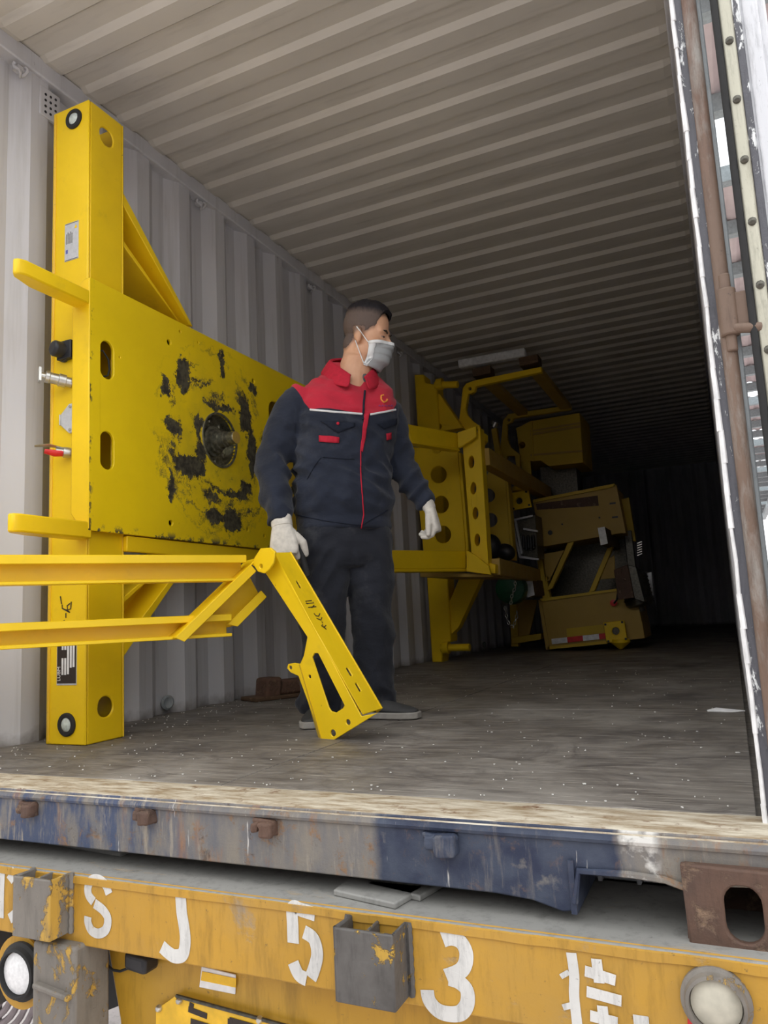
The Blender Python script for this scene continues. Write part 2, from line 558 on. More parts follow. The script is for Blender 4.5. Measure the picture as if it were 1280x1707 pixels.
# floor: plywood sheets on a base
mb = MB()
mb.box((-0.04, 0.0, -0.05), (2.41, 12.05, -0.022))
fl = struct(mb.build('floor', M['floor']))
rows = [0.004, 1.424, 2.62, 3.82, 5.02, 6.22, 7.42, 8.62, 9.82, 11.02, 12.0]
for a, b in zip(rows[:-1], rows[1:]):
    for x0, x1 in ((-0.03, 1.178), (1.182, 2.352)):
        mb = MB()
        mb.box((x0, a + 0.003, -0.022), (x1, b - 0.003, random.uniform(-0.0015, 0.0)))
        mb.build('plywood_sheet', M['floor'], fl, bevel=0.002)
# flakes of paint and dirt lying on the boards
mb = MB()
for i in range(420):
    y = 0.02 + 3.4*random.random()**1.7
    x = random.uniform(0.03, 2.34)
    r = random.uniform(0.001, 0.0032)*(2.4 if random.random() < 0.06 else 1)
    a = random.uniform(0, PI)
    e = random.uniform(0.4, 1)
    pts = [(x + r*math.cos(a + t)*(1 if q % 2 else e), y + r*math.sin(a + t)*e, 0.0005) for q, t in enumerate((0, 1.5, 2.9, 4.6))]
    mb.poly(pts, (0, 0, 0.002))
for i in range(120):                  # thicker along the foot of the left wall
    y = 0.05 + 2.6*random.random()
    x = 0.02 + abs(random.gauss(0, 0.18))
    r = random.uniform(0.0015, 0.004)
    mb.poly([(x - r, y, 0.0005), (x, y - r, 0.0005), (x + r, y, 0.0005), (x, y + r*0.7, 0.0005)], (0, 0, 0.002))
fk = mb.build('paint_flakes', plain('flake_white', (0.75, 0.74, 0.70), 0.8), smooth=False)
fk['kind'] = 'stuff'
fk['label'] = 'small white paint flakes scattered over the plywood container floor'
fk['category'] = 'debris'
sp = atz(1205, 1186, 0.002)
mb = MB()
mb.tube([(sp.x - 0.05, sp.y, 0.004), (sp.x - 0.02, sp.y + 0.012, 0.006), (sp.x + 0.03, sp.y + 0.004, 0.004), (sp.x + 0.07, sp.y + 0.014, 0.003)], [0.004, 0.010, 0.007, 0.002], 7, ry=0.4)
mb.tube([(sp.x - 0.02, sp.y + 0.012, 0.005), (sp.x - 0.03, sp.y + 0.05, 0.004)], [0.006, 0.002], 6, ry=0.5)
tag(mb.build('caulk_scrap', M['white']), 'torn strip of white caulk on the floor near the rusty post', 'debris')

# door sill
S_Y = -0.135
out = [at(px, py, S_Y) for px, py in ((955, 1496), (962, 1448), (1050, 1456), (1110, 1466), (1150, 1478))]
pts = [(-0.10, -0.012), (2.42, -0.012), (2.42, -0.075), (out[4].x, out[4].z), (out[3].x, out[3].z), (out[2].x, out[2].z), (out[1].x, out[1].z), (out[0].x + 0.004, -0.146), (out[0].x - 0.02, -0.150), (1.97, -0.136), (1.90, -0.131), (1.5, -0.130), (0.8, -0.130), (-0.10, -0.130)]
mb = MB()
mb.plate(pts, [], (0, S_Y, 0), (1, 0, 0), (0, 0, 1), (0, -1, 0), 0.012)
mb.box((-0.10, -0.135, -0.016), (2.42, -0.118, -0.004))
sill = struct(mb.build('trim_4', M['sill'], bevel=0.003))
mb = MB()
mb.poly([(-0.1, -0.1365, -0.012), (-0.1, -0.132, -0.003), (-0.1, -0.11, 0.0), (-0.1, -0.02, 0.002), (-0.1, 0.004, -0.002), (-0.1, 0.004, -0.02), (-0.1, -0.12, -0.02)], (2.49, 0, 0))
mb.build('threshold_plate', M['sill_top'], sill)
mb = MB()                              # rounded moulding just under the top edge
mb.tube([(-0.1, -0.136, -0.020), (2.42, -0.136, -0.020)], 0.0085, 8)
mb.build('sill_moulding', M['sill'], sill)
mb = MB()                              # welded rim round the fork pocket
pk = [at(px, py, S_Y - 0.004) for px, py in ((958, 1505), (964, 1452), (1050, 1458), (1108, 1467), (1148, 1482), (1158, 1520), (1163, 1560))]
mb.tube(pk[:5], 0.006, 6)
mb.build('pocket_rim', M['sill'], sill)
mb = MB()
mb.hexa([(2.04, -0.14, -0.15), (2.05, -0.14, -0.15), (2.05, 0.2, -0.15), (2.04, 0.2, -0.15), (2.04, -0.14, -0.06), (2.05, -0.14, -0.06), (2.05, 0.2, -0.06), (2.04, 0.2, -0.06)])
mb.build('pocket_cheek', M['sill'], sill)
lug_px = ((45, 1350), (240, 1362), (440, 1382), (735, 1408))
for i, (px, py) in enumerate(lug_px):
    c = at(px, py, S_Y - 0.012)
    mb = MB()
    q = 0.9 if i < 3 else 1.15
    mb.obox(c + V3((0.010, 0, 0)), (1, 0, 0.05), (0, 1, 0), (0, 0, 1), 0.036*q, 0.034, 0.034*q)
    mb.obox(c + V3((-0.020, 0.004, 0.003)), (1, 0, 0.1), (0, 1, 0), (0, 0, 1), 0.022*q, 0.026, 0.024*q)
    mb.obox(c + V3((-0.004, 0.01, 0.013)), (1, 0, 0), (0, 1, 0), (0, 0, 1), 0.062*q, 0.02, 0.012*q)
    o = mb.build('lock_keeper', M['rust'] if i < 3 else M['sill'], sill, bevel=0.005)
    sd = o.modifiers.new('sub', 'SUBSURF'); sd.levels = sd.render_levels = 2; sd.subdivision_type = 'SIMPLE'
    tx = bpy.data.textures.new('lump', 'CLOUDS'); tx.noise_scale = 0.02
    dm = o.modifiers.new('lumps', 'DISPLACE'); dm.texture = tx; dm.strength = 0.010; dm.texture_coords = 'GLOBAL'
# corner casting
c0, c1, c2, c3 = [at(px, py, -0.152) for px, py in ((1156, 1434), (1276, 1440), (1168, 1580), (1280, 1600))]
mb = MB()
mb.plate([(2.232, -0.188), (2.405, -0.192), (2.405, -0.050), (2.228, -0.046)], [rrect(2.318, -0.117, 0.056, 0.088, 0.027)], (0, -0.152, 0), (1, 0, 0), (0, 0, 1), (0, -1, 0), 0.016)
mb.box((2.232, -0.137, -0.19), (2.252, 0.03, -0.05))
mb.box((2.390, -0.137, -0.19), (2.405, 0.03, -0.05))
mb.box((2.232, -0.137, -0.19), (2.405, 0.03, -0.176))
mb.box((2.232, -0.137, -0.062), (2.405, 0.03, -0.046))
mb.box((2.232, 0.015, -0.19), (2.405, 0.03, -0.046))
cc = mb.build('corner_casting', M['rust'], sill, bevel=0.004)
mb = MB()
mb.box((2.255, -0.13, -0.175), (2.388, 0.014, -0.065))
# under-floor cross members seen through the fork pocket
for i in range(7):
    mb2 = MB()
    yv = 0.10 + 0.30*i
    mb2.box((0.0, yv, -0.17), (2.36, yv + 0.006, -0.05))
    mb2.box((0.0, yv, -0.17), (2.36, yv + 0.045, -0.164))
    for q in range(6):
        xq = 1.90 + 0.075*q
        mb2.box((xq, yv - 0.02, -0.164), (xq + 0.008, yv, -0.05))
    mb2.build('cross_member', M['post_white'], sill)

# right corner post and door
PY = -0.05
mb = MB(); mb.box((2.3665, PY, -0.05), (2.384, 0.05, 2.72))
post = struct(mb.build('trim_5', M['post_dark'], bevel=0.002))
mb = MB()
for i in range(46):                    # ragged white caulk line along the inner edge
    z0 = -0.03 + i*0.06
    r = 0.0035 + 0.0022*random.random()
    mb.tube([(2.365 + random.uniform(-0.001, 0.001), PY - 0.001, z0), (2.365 + random.uniform(-0.0015, 0.001), PY - 0.001, z0 + 0.062)], [r, r*0.85], 7)
mb.build('caulk_line', M['white'], post)
mb = MB(); mb.tube([(2.3955, PY - 0.002, -0.05), (2.3955, PY - 0.002, 2.72)], 0.0135, 16)
mb.build('post_bar', M['post_rust'], post)
mb = MB(); mb.box((2.395, PY + 0.002, -0.05), (2.417, 0.05, 2.72))
mb.build('post_flange', M['post_grey'], post, bevel=0.003)
mb = MB()
hz = at(1215, 525, PY).z
mb.tube([(2.4, PY - 0.012, hz - 0.045), (2.4, PY - 0.012, hz + 0.045)], 0.017, 18)
mb.box((2.4, PY - 0.02, hz - 0.035), (2.452, PY + 0.004, hz + 0.035))
mb.tube([(2.405, PY - 0.02, hz - 0.034), (2.452, PY - 0.022, hz - 0.042)], 0.010, 8)
mb.tube([(2.4, PY - 0.012, hz - 0.075), (2.4, PY - 0.012, hz + 0.075)], 0.010, 12)
mb.build('hinge', M['post_rust'], post, bevel=0.003)
DX = 2.434
DY = -0.075
mb = MB(); SK = 0.095
mb.hexa([(DX + 0.012, DY + 0.006, 0), (DX + 0.09, DY + 0.006, 0), (DX + 0.09 + SK, 1.1, 0), (DX + 0.012 + SK, 1.1, 0), (DX + 0.012, DY + 0.006, 2.62), (DX + 0.09, DY + 0.006, 2.62), (DX + 0.09 + SK, 1.1, 2.62), (DX + 0.012 + SK, 1.1, 2.62)])
door = struct(mb.build('door_1', M['post_white'], bevel=0.004))
mb = MB()
mb.tube([(DX + 0.004, DY, 0.0), (DX + 0.004, DY, 2.62)], 0.0055, 10, ry=1.2)
mb.box((DX - 0.002, DY, 0.0), (DX + 0.011, DY + 0.012, 2.62))
mb.build('door_gasket', M['rubber'], door)
mb = MB(); mb.tube([(DX + 0.0215, DY + 0.004, 0.0), (DX + 0.0215, DY + 0.004, 2.62)], 0.0125, 14, ry=0.6, up=(1, 0, 0))
strip = mb.build('gasket_strip', M['beige'], door)
mb = MB(); mb.box((DX + 0.0335, DY + 0.001, 0.0), (DX + 0.047, DY + 0.02, 2.62))
mb.build('sealant_band', M['post_dark'], door, bevel=0.002)
mb = MB(); mb.tube([(DX + 0.064, DY + 0.004, 0.0), (DX + 0.064, DY + 0.004, 2.62)], 0.013, 14, ry=0.5, up=(1, 0, 0))
mb.build('door_edge', M['post_white'], door)
rm = MB().lathe([(0.0075, 0), (0.0075, 0.004), (0.005, 0.007), (0.001, 0.008)], (0, 0, 0), (0, -1, 0), 10).mesh('rivet')
for i in range(18):
    z = at(1245, 373, DY).z + 0.122*(i - 7)
    if 0.05 < z < 2.6:
        piece('rivet', rm, M['dark_steel'], (DX + 0.0225, DY - 0.003, z), door)
mb = MB(); mb.box((-0.09, -0.10, -0.05), (-0.035, 0.06, 2.72)); struct(mb.build('trim_6', M['post_dark'], bevel=0.003))
mb = MB(); mb.box((-0.09, -0.10, 2.66), (2.42, 0.0, 2.80)); struct(mb.build('trim_7', M['post_dark'], bevel=0.003))

# ------------------------------------------------------------------ yard and shed roof beyond the door
mb = MB(); mb.box((-40, -40, -1.6), (40, 60, -1.4))
struct(mb.build('ground', M['concrete']))
km = NT('skylight_sheet')
tr = km.n('ShaderNodeBsdfTranslucent'); tr.inputs[0].default_value = (0.9, 0.93, 0.95, 1)
km.t.links.new(tr.outputs[0], km.t.nodes['Material Output'].inputs[0])
M['skylight'] = km.m
RZ = 4.6
def sheet(y0, y1, x0, x1, z, mat, name, parent):
    mb = MB()
    n = int((x1 - x0)/0.19)
    top = []
    for i in range(n*4 + 1):
        x = x0 + (x1 - x0)*i/(n*4)
        top.append((x, z + (0.025 if i % 4 in (1, 2) else 0.0)))
    for a, b in zip(top[:-1], top[1:]):
        mb.face([mb.bm.verts.new(p) for p in ((a[0], y0, a[1]), (b[0], y0, b[1]), (b[0], y1, b[1]), (a[0], y1, a[1]))])
    return mb.build(name, mat, parent, smooth=False)
mb = MB()
for xc in (4.2, 9.0):
    mb.box((xc - 0.08, 2.6, RZ - 0.36), (xc + 0.08, 40, RZ - 0.14))
rf = struct(mb.build('ceiling_shed', M['purlin'], bevel=0.004))
yy = 2.6
i = 0
while yy < 40:
    sky = i % 4 == 2
    sheet(yy, yy + 1.2, 2.46, 12, RZ + 0.01, M['skylight'] if sky else M['roof_pink'], 'skylight_panel' if sky else 'roof_sheet', rf)
    mb = MB()
    mb.box((2.46, yy - 0.06, RZ - 0.16), (12, yy + 0.06, RZ))
    mb.build('purlin', M['purlin'], rf)
    yy += 1.2
    i += 1
# unseen building added behind the camera to darken the container's far end
M['shade_wall'] = plain('added_shade_wall', (0.16, 0.16, 0.17), 0.8, 0, 0.2, 2)
mb = MB(); mb.box((-25, -10.5, -1.4), (25, -10.0, 3.4))
yb = struct(mb.build('wall_added_shade', M['shade_wall']))
mb = MB(); mb.poly([(-25.5, -11.5, 3.4), (-25.5, -9.6, 3.4), (-25.5, -10.5, 4.2)], (51, 0, 0)); mb.build('shade_wall_cap', M['roof_pink'], yb)
# ------------------------------------------------------------------ the big yellow machine frame by the left wall
def m_scuff():
    k = NT('yellow_paint_scuffed')
    c = k.mix(k.ramp(k.noise(3.5, 4), 0.3, 0.7), (0.86, 0.61, 0.006), (0.95, 0.68, 0.008))
    x = k.xyz()
    HY, HZ = 1.163, 1.207
    n1 = k.math('MULTIPLY', k.math('SUBTRACT', k.noise(16, 8, 0.78), 0.5), 0.17)
    n2 = k.math('MULTIPLY', k.math('SUBTRACT', k.noise(16, 8, 0.78, vec=k.mp(loc=(5, 9, 2))), 0.5), 0.17)
    py = k.math('ADD', k.math('SUBTRACT', x[1], HY), n1)
    pz = k.math('ADD', k.math('SUBTRACT', x[2], HZ), n2)
    r = k.math('SQRT', k.math('ADD', k.math('MULTIPLY', py, py), k.math('MULTIPLY', pz, pz)))
    # scrape arcs: noise stretched along the circle (radius varies fast, angle slowly)
    th = k.math('ARCTAN2', pz, py)
    cv = k.n('ShaderNodeCombineXYZ')
    k.set(cv.inputs[0], k.math('MULTIPLY', r, 34)); k.set(cv.inputs[1], k.math('MULTIPLY', th, 1.6)); k.set(cv.inputs[2], 0.3)
    arcs = k.noise(1.0, 5, 0.65, vec=cv.outputs[0], dist=0.4)
    band = k.math('MULTIPLY', k.ramp(r, 0.13, 0.17), k.ramp(r, 0.46, 0.34))
    mask = k.math('MULTIPLY', k.ramp(k.math('ADD', arcs, k.math('MULTIPLY', k.math('SUBTRACT', k.noise(5, 3), 0.5), 0.45)), 0.585, 0.60), band)
    cv2 = k.n('ShaderNodeCombineXYZ')
    k.set(cv2.inputs[0], k.math('MULTIPLY', r, 75)); k.set(cv2.inputs[1], k.math('MULTIPLY', th, 3.2)); k.set(cv2.inputs[2], 4.7)
    fine = k.noise(1.0, 7, 0.75, vec=cv2.outputs[0], dist=0.7)
    lowb = k.math('MULTIPLY', k.math('MULTIPLY', k.ramp(r, 0.26, 0.31), k.ramp(r, 0.47, 0.42)), k.ramp(k.math('ADD', pz, k.math('MULTIPLY', py, 0.2)), -0.08, -0.22))
    allb = k.math('MULTIPLY', k.ramp(r, 0.15, 0.2), k.ramp(r, 0.44, 0.32))
    mask = k.math('MAXIMUM', mask, k.math('MULTIPLY', k.ramp(fine, 0.545, 0.56), lowb))
    mask = k.math('MAXIMUM', mask, k.math('MULTIPLY', k.ramp(fine, 0.635, 0.65), allb))
    # larger worn patches (y, z, half sizes) measured from the hub centre
    for (cy, cz, ry, rz) in ((-0.245, 0.235, 0.045, 0.085), (-0.36, 0.16, 0.03, 0.05), (-0.32, 0.0, 0.055, 0.035), (-0.21, -0.155, 0.10, 0.052), (0.20, 0.16, 0.055, 0.07), (0.245, -0.02, 0.04, 0.14), (-0.15, 0.03, 0.03, 0.05), (-0.14, -0.07, 0.03, 0.05),
                             (0.08, -0.36, 0.07, 0.05), (-0.05, -0.35, 0.06, 0.03), (-0.33, -0.26, 0.025, 0.08), (0.02, 0.36, 0.02, 0.075), (0.19, -0.2, 0.05, 0.03), (0.27, 0.30, 0.04, 0.03), (0.13, -0.24, 0.10, 0.02), (0.0, 0.15, 0.12, 0.018)):
        a = k.math('DIVIDE', k.math('SUBTRACT', py, cy), ry)
        b = k.math('DIVIDE', k.math('SUBTRACT', pz, cz), rz)
        e = k.math('ADD', k.math('MULTIPLY', a, a), k.math('MULTIPLY', b, b))
        mask = k.math('MAXIMUM', mask, k.ramp(e, 1.05, 0.92))
    gl = k.math('MULTIPLY', k.ramp(r, 0.42, 0.15, 0, 0.55), k.ramp(k.noise(6, 4), 0.35, 0.7))
    c = k.mix(gl, c, (0.36, 0.31, 0.03))
    edge = k.math('MULTIPLY', k.ramp(x[1], 0.425, 0.405), k.ramp(k.noise(24, 5, 0.7, vec=k.mp((1, 1, 0.5))), 0.55, 0.58))
    bot = k.math('MULTIPLY', k.ramp(x[2], 0.765, 0.74), k.ramp(k.noise(20, 5, 0.7), 0.52, 0.56))
    mask = k.math('MAXIMUM', mask, k.math('MAXIMUM', edge, bot))
    mask = k.math('MAXIMUM', mask, k.math('MULTIPLY', k.ramp(k.noise(30, 6, 0.75, vec=k.mp((1, 1, 0.4))), 0.70, 0.72), k.ramp(r, 0.75, 0.5)))
    dark = k.mix(k.ramp(k.noise(40, 4), 0.4, 0.6), (0.035, 0.03, 0.022), (0.10, 0.09, 0.055))
    c = k.mix(mask, c, dark)
    k.bump(k.math('MULTIPLY', mask, -1), 0.15, 0.001)
    return k.out(c, k.ramp(mask, 0, 1, 0.35, 0.6), 0, 0.4)
M['scuff'] = m_scuff()
M['plate_silver'] = plain('silver_label', (0.62, 0.63, 0.65), 0.4, 0.3, 0.1, 60)
M['weld'] = yellow('yellow_weld', (0.82, 0.50, 0.02), 0.68, 0.35)

mc = thing('machine_frame', 'tall yellow steel machine frame with black scuffed hub plate standing against the left wall', 'machine frame', (0.21, 0.51, 0))
CX0, CX1, CY0, CY1, CH = 0.118, 0.305, 0.42, 0.605, 2.412
T = 0.010
mb = MB()
yz = ((0, 1, 0), (0, 0, 1))
hole = lambda z: circ(0.512, z, 0.036, 22)
sl = [rrect(0.495, 1.38, 0.09, 0.20, 0.04), rrect(0.495, 1.036, 0.09, 0.20, 0.04)]
mb.plate([(CY0 + T + 0.0004, 0), (CY1 - T - 0.0004, 0), (CY1 - T - 0.0004, CH), (CY0 + T + 0.0004, CH)], [hole(2.307), hole(0.118)] + sl, (CX1, 0, 0), *yz, (1, 0, 0), T)
mb.plate([(CY0 + T + 0.0004, 0), (CY1 - T - 0.0004, 0), (CY1 - T - 0.0004, CH), (CY0 + T + 0.0004, CH)], [circ(0.53, 2.307, 0.05, 20), circ(0.53, 0.118, 0.05, 20)], (CX0 + T, 0, 0), *yz, (1, 0, 0), T)
mb.box((CX0, CY0, 0), (CX1, CY0 + T, CH))
mb.box((CX0, CY1 - T, 0), (CX1, CY1, CH))
mb.build('column', M['yellow'], mc, bevel=0.006)
mb = MB()
mb.tube([(CX0 + 0.014, CY0 - 0.0, 0.01 + 2.39*i/60) for i in range(61)], [0.0045 + 0.0012*(i % 3) for i in range(61)], 6)
mb.build('weld_seam', M['weld'], mc)
# hub plate: front sheet in a plane parallel to the wall, bent back at its near edge
PX = 0.335
PZ0, PZ1 = 0.735, 1.672
mb = MB()
plo = [(0.402, PZ0), (2.05, PZ0), (2.05, PZ1), (0.402, PZ1)]
sm = [circ(*q, 10) for q in ((0.83, 1.56, 0.012), (0.90, 1.63, 0.007), (1.44, 1.56, 0.012), (0.83, 0.80, 0.012), (1.36, 0.82, 0.010), (1.50, 0.80, 0.010), (0.55, 1.41, 0.004), (1.02, 1.62, 0.006))]
mb.plate(plo, [rrect(0.487, 1.38, 0.066, 0.146, 0.032, 8), rrect(0.488, 1.036, 0.066, 0.142, 0.032, 8), circ(1.163, 1.207, 0.118, 40), rrect(1.78, 1.18, 0.42, 0.64, 0.05)] + sm, (PX, 0, 0), *yz, (1, 0, 0), 0.012)
hp = mb.build('hub_plate', M['scuff'], mc, bevel=0.002, seg=1)
mb = MB()
mb.plate([(0.250, 0.80), (0.272, 0.775), (PX, 0.738), (PX, PZ1 - 0.002), (0.306, PZ1 - 0.002), (0.25, 1.63)], [], (0, 0.400, 0), (1, 0, 0), (0, 0, 1), (0, -1, 0), 0.008)
mb.build('plate_flange', M['yellow'], mc, bevel=0.005)
mb = MB()
mb.box((0.20, 0.606, PZ1 - 0.014), (PX - 0.012, 2.05, PZ1))
mb.box((0.20, 0.606, PZ0), (PX - 0.012, 2.05, PZ0 + 0.012))
mb.box((0.20, 0.62, PZ0 + 0.012), (0.208, 2.05, PZ1 - 0.014))
mb.build('plate_housing', M['yellow_dull'], mc)
mb = MB()
mb.box((0.305, 0.595, 0.672), (PX - 0.008, 2.0, 0.731))
mb.box((0.20, 0.606, 0.725), (0.30, 2.0, 0.733))
mb.build('lower_rail', M['yellow'], mc, bevel=0.004)
# two arms reaching towards the door
for z0, z1 in ((1.568, 1.622), (0.706, 0.766)):
    mb = MB()
    mb.plate([(0.262, 0.42), (PX - 0.002, 0.42), (PX - 0.002, 0.13), (PX - 0.012, 0.105), (PX - 0.03, 0.10), (0.285, 0.12), (0.262, 0.2)], [], (0, 0, z1), (1, 0, 0), (0, 1, 0), (0, 0, 1), z1 - z0)
    mb.build('arm', M['yellow'], mc, bevel=0.006)
# diagonal braces: flange, recessed web, inner flange
def brace(zc, s):
    mb = MB()
    A = [(0.605, zc + s*0.921), (1.03, zc + s*0.500)]
    def q(o):
        return [(0.30, A[0][0], A[0][1] - s*o), (0.30, A[1][0] - o*0.42, A[1][1] - s*o*0.0)]
    def strip(o1, o2, x0, x1):
        a, b = q(o1), q(o2)
        mb.poly([(x1, a[0][1], a[0][2]), (x1, a[1][1], a[1][2]), (x1, b[1][1], b[1][2]), (x1, b[0][1], b[0][2])], (x0 - x1, 0, 0))
    strip(0.0, 0.055, 0.12, 0.30)
    strip(0.05, 0.20, 0.16, 0.175)
    strip(0.19, 0.215, 0.12, 0.29)
    mb.build('brace', M['yellow'], mc, bevel=0.003)
brace(1.205, 1)
brace(1.205, -1)
# hub with bolts and stub shaft
HC = V3((PX, 1.163, 1.207))
mb = MB()
mb.lathe([(0.118, -0.05), (0.118, 0.004), (0.126, 0.005), (0.128, -0.004), (0.120, -0.006)], HC, (1, 0, 0), 44, caps=False)
mb.build('hub_ring', M['hub_steel'], mc)
mb = MB()
mb.lathe([(0.118, -0.06), (0.118, -0.045), (0.072, -0.045), (0.070, -0.030), (0.058, -0.028), (0.056, -0.012), (0.046, -0.010), (0.044, 0.006), (0.036, 0.008), (0.036, 0.035), (0.032, 0.037), (0.032, 0.05), (0.028, 0.052), (0.028, 0.085), (0.025, 0.09), (0.001, 0.09)], HC, (1, 0, 0), 40, caps=False)
hub = mb.build('hub', M['hub_steel'], mc, angle=25)
bm_ = MB().lathe([(0.0115, 0), (0.0115, 0.008), (0.008, 0.011), (0.001, 0.011)], (0, 0, 0), (1, 0, 0), 6).mesh('bolt')
for i in range(8):
    a = 2*PI*i/8 + 0.2
    piece('bolt', bm_, M['hub_steel'], (PX - 0.046, HC.y + 0.092*math.cos(a), HC.z + 0.092*math.sin(a)), hub)
mb = MB()
mb.lathe([(0.0275, 0.088), (0.0275, 0.0905), (0.001, 0.0905)], HC, (1, 0, 0), 24, caps=False)
mb.build('shaft_end', M['ochre'], hub)
# cable seen through the upper slot
mb = MB()
mb.tube([(0.29, 0.455, 1.41), (0.325, 0.475, 1.415), (0.33, 0.498, 1.385), (0.328, 0.505, 1.35), (0.325, 0.50, 1.325), (0.30, 0.487, 1.32)], 0.0035, 8)
mb.build('cable', M['rubber'], mc)
# round lamps on the column front
for i, (px, py) in enumerate(((124, 199), (112, 1208))):
    c = at(px, py, CY0)
    mb = MB(); mb.lathe([(0.040, 0), (0.040, 0.006), (0.036, 0.010), (0.026, 0.010), (0.024, 0.006)], (c.x, CY0, c.z), (0, -1, 0), 28, caps=False)
    lr = mb.build('lamp', M['rubber'], mc)
    mb = MB(); mb.lathe([(0.0245, 0.004), (0.018, 0.010), (0.001, 0.012)], (c.x, CY0, c.z), (0, -1, 0), 24)
    mb.build('lens', M['glass'], lr)
# fittings in the bay between column and flange
kz = [at(*q, CY0) for q in ((110, 587), (100, 638), (112, 700), (97, 757))]
mb = MB()
k0 = kz[0]
mb.lathe([(0.042, 0), (0.042, 0.012), (0.03, 0.014), (0.03, 0.05), (0.022, 0.058), (0.001, 0.058)], (k0.x + 0.004, CY0, k0.z), (-0.25, -1, 0.05), 20)
mb.obox((k0.x + 0.012, CY0 - 0.012, k0.z), (1, 0, 0), (0, 1, 0), (0, 0, 1), 0.07, 0.022, 0.07)
mb.build('rotary_switch', M['black'], mc, bevel=0.003)
k1 = kz[1]
mb = MB()
a0, ad = V3((k1.x + 0.06, CY0, k1.z - 0.012)), V3((-0.55, -0.8, 0.15)).normalized()
mb.lathe([(0.019, 0), (0.019, 0.02), (0.024, 0.022), (0.024, 0.045), (0.020, 0.047), (0.020, 0.075), (0.023, 0.077), (0.023, 0.09), (0.012, 0.092), (0.012, 0.105)], a0, ad, 12)
mb.obox(a0 + ad*0.11, ad, (0, 0, 1), ad.cross(V3((0, 0, 1))), 0.008, 0.05, 0.04)
mb.build('hose_coupling', M['steel'], mc)
k2 = kz[2]
mb = MB()
mb.poly([(k2.x + 0.05, CY0, k2.z + 0.055), (k2.x + 0.02, CY0, k2.z + 0.055), (k2.x - 0.02, CY0, k2.z + 0.022), (k2.x - 0.02, CY0, k2.z - 0.022), (k2.x + 0.02, CY0, k2.z - 0.055), (k2.x + 0.05, CY0, k2.z - 0.055)], (0, -0.012, 0))
sk = mb.build('socket_cover', M['plate_silver'], mc, bevel=0.003)
for dz in (-0.043, 0.043):
    mb = MB(); mb.lathe([(0.006, 0), (0.006, 0.004), (0.001, 0.005)], (k2.x + 0.028, CY0 - 0.011, k2.z + dz), (0, -1, 0), 10)
    mb.build('screw', M['steel'], sk)
mb = MB(); mb.tube([(k2.x - 0.022, CY0 - 0.012, k2.z - 0.02), (k2.x - 0.022, CY0 - 0.012, k2.z + 0.02)], 0.004, 8)
mb.build('hinge_pin', M['steel'], sk)
k3 = kz[3]
mb = MB()
a0 = V3((k3.x + 0.07, CY0, k3.z - 0.006)); ad = V3((-0.6, -0.8, 0.05)).normalized()
mb.lathe([(0.016, 0), (0.02, 0.01), (0.02, 0.03), (0.014, 0.032), (0.014, 0.055)], a0, ad, 12)
bv = mb.build('ball_valve', M['steel'], mc)
mb = MB()
mb.tube([a0 + ad*0.02 + V3((0, -0.004, -0.004)), a0 + ad*0.05 + V3((0, -0.01, -0.008)), a0 + ad*0.085 + V3((0, -0.01, -0.004))], [0.012, 0.014, 0.009], 10, ry=0.7)
mb.build('valve_grip', M['red'], bv)
mb = MB()
mb.tube([a0 + ad*0.03 + V3((0, 0, 0.014)), a0 + ad*0.08 + V3((0, 0, 0.020)), a0 + ad*0.125 + V3((0, 0, 0.012))], [0.008, 0.014, 0.008], 8, ry=0.35, up=(1, 0, 0))
mb.build('valve_lever', M['steel'], bv)
# labels
def panel(x0, x1, z0, z1, y, mat, name, parent, t=0.002):
    mb = MB(); mb.box((x0, y - t, z0), (x1, y, z1))
    return mb.build(name, mat, parent)
a, b = at(109, 375, CY0), at(131, 430, CY0)
sp_ = panel(a.x, b.x, b.z, a.z, CY0, M['plate_silver'], 'instruction_label', mc)
w_, h_ = b.x - a.x, a.z - b.z
panel(a.x + 0.002, b.x - 0.002, a.z - 0.004, a.z - 0.002, CY0 - 0.002, M['ink'], 'label_line', sp_, 0.0006)
panel(a.x + 0.002, b.x - 0.002, b.z + 0.002, b.z + 0.004, CY0 - 0.002, M['ink'], 'label_line', sp_, 0.0006)
M['label_blue'] = plain('label_blue', (0.1, 0.12, 0.4), 0.5)
panel(a.x + 0.006, a.x + 0.016, b.z + 0.03, b.z + 0.045, CY0 - 0.002, M['label_blue'], 'label_symbol', sp_, 0.0006)
mb = MB(); mb.poly([(b.x - 0.020, CY0 - 0.0021, a.z - 0.028), (b.x - 0.006, CY0 - 0.0021, a.z - 0.028), (b.x - 0.013, CY0 - 0.0021, a.z - 0.012)], (0, -0.0006, 0))
mb.build('warning_triangle', M['yellow'], sp_)
for i in range(5):
    panel(a.x + 0.008 + 0.007*i, a.x + 0.0105 + 0.007*i, b.z + h_*0.45, b.z + h_*(0.72 + 0.04*(i % 2)), CY0 - 0.002, M['dark_steel'], 'label_text', sp_, 0.0005)
a, b = at(96, 1060, CY0), at(128, 1142, CY0)
np_ = panel(a.x, b.x, b.z, a.z + 0.05, CY0, M['plate_silver'], 'name_plate', mc)
nb = panel(a.x + 0.002, b.x - 0.002, b.z + 0.006, a.z + 0.046, CY0 - 0.002, M['ink'], 'plate_print', np_, 0.0006)
H = a.z + 0.05 - b.z
rowsx = [a.x + (b.x - a.x)*q for q in (0.30, 0.44, 0.58, 0.72, 0.86)]
for i, x in enumerate(rowsx):
    cuts = [(0.16, 0.42), (0.55, 0.95)] if i < 2 else ([(0.17, 0.95)] if i < 3 else ([(0.27, 0.95)] if i < 4 else [(0.28, 0.62), (0.66, 0.95)]))
    for c0_, c1_ in cuts:
        panel(x - 0.0045, x + 0.0045, b.z + H*c0_, b.z + H*c1_, CY0 - 0.0024, M['white'], 'blank_field', np_, 0.0006)

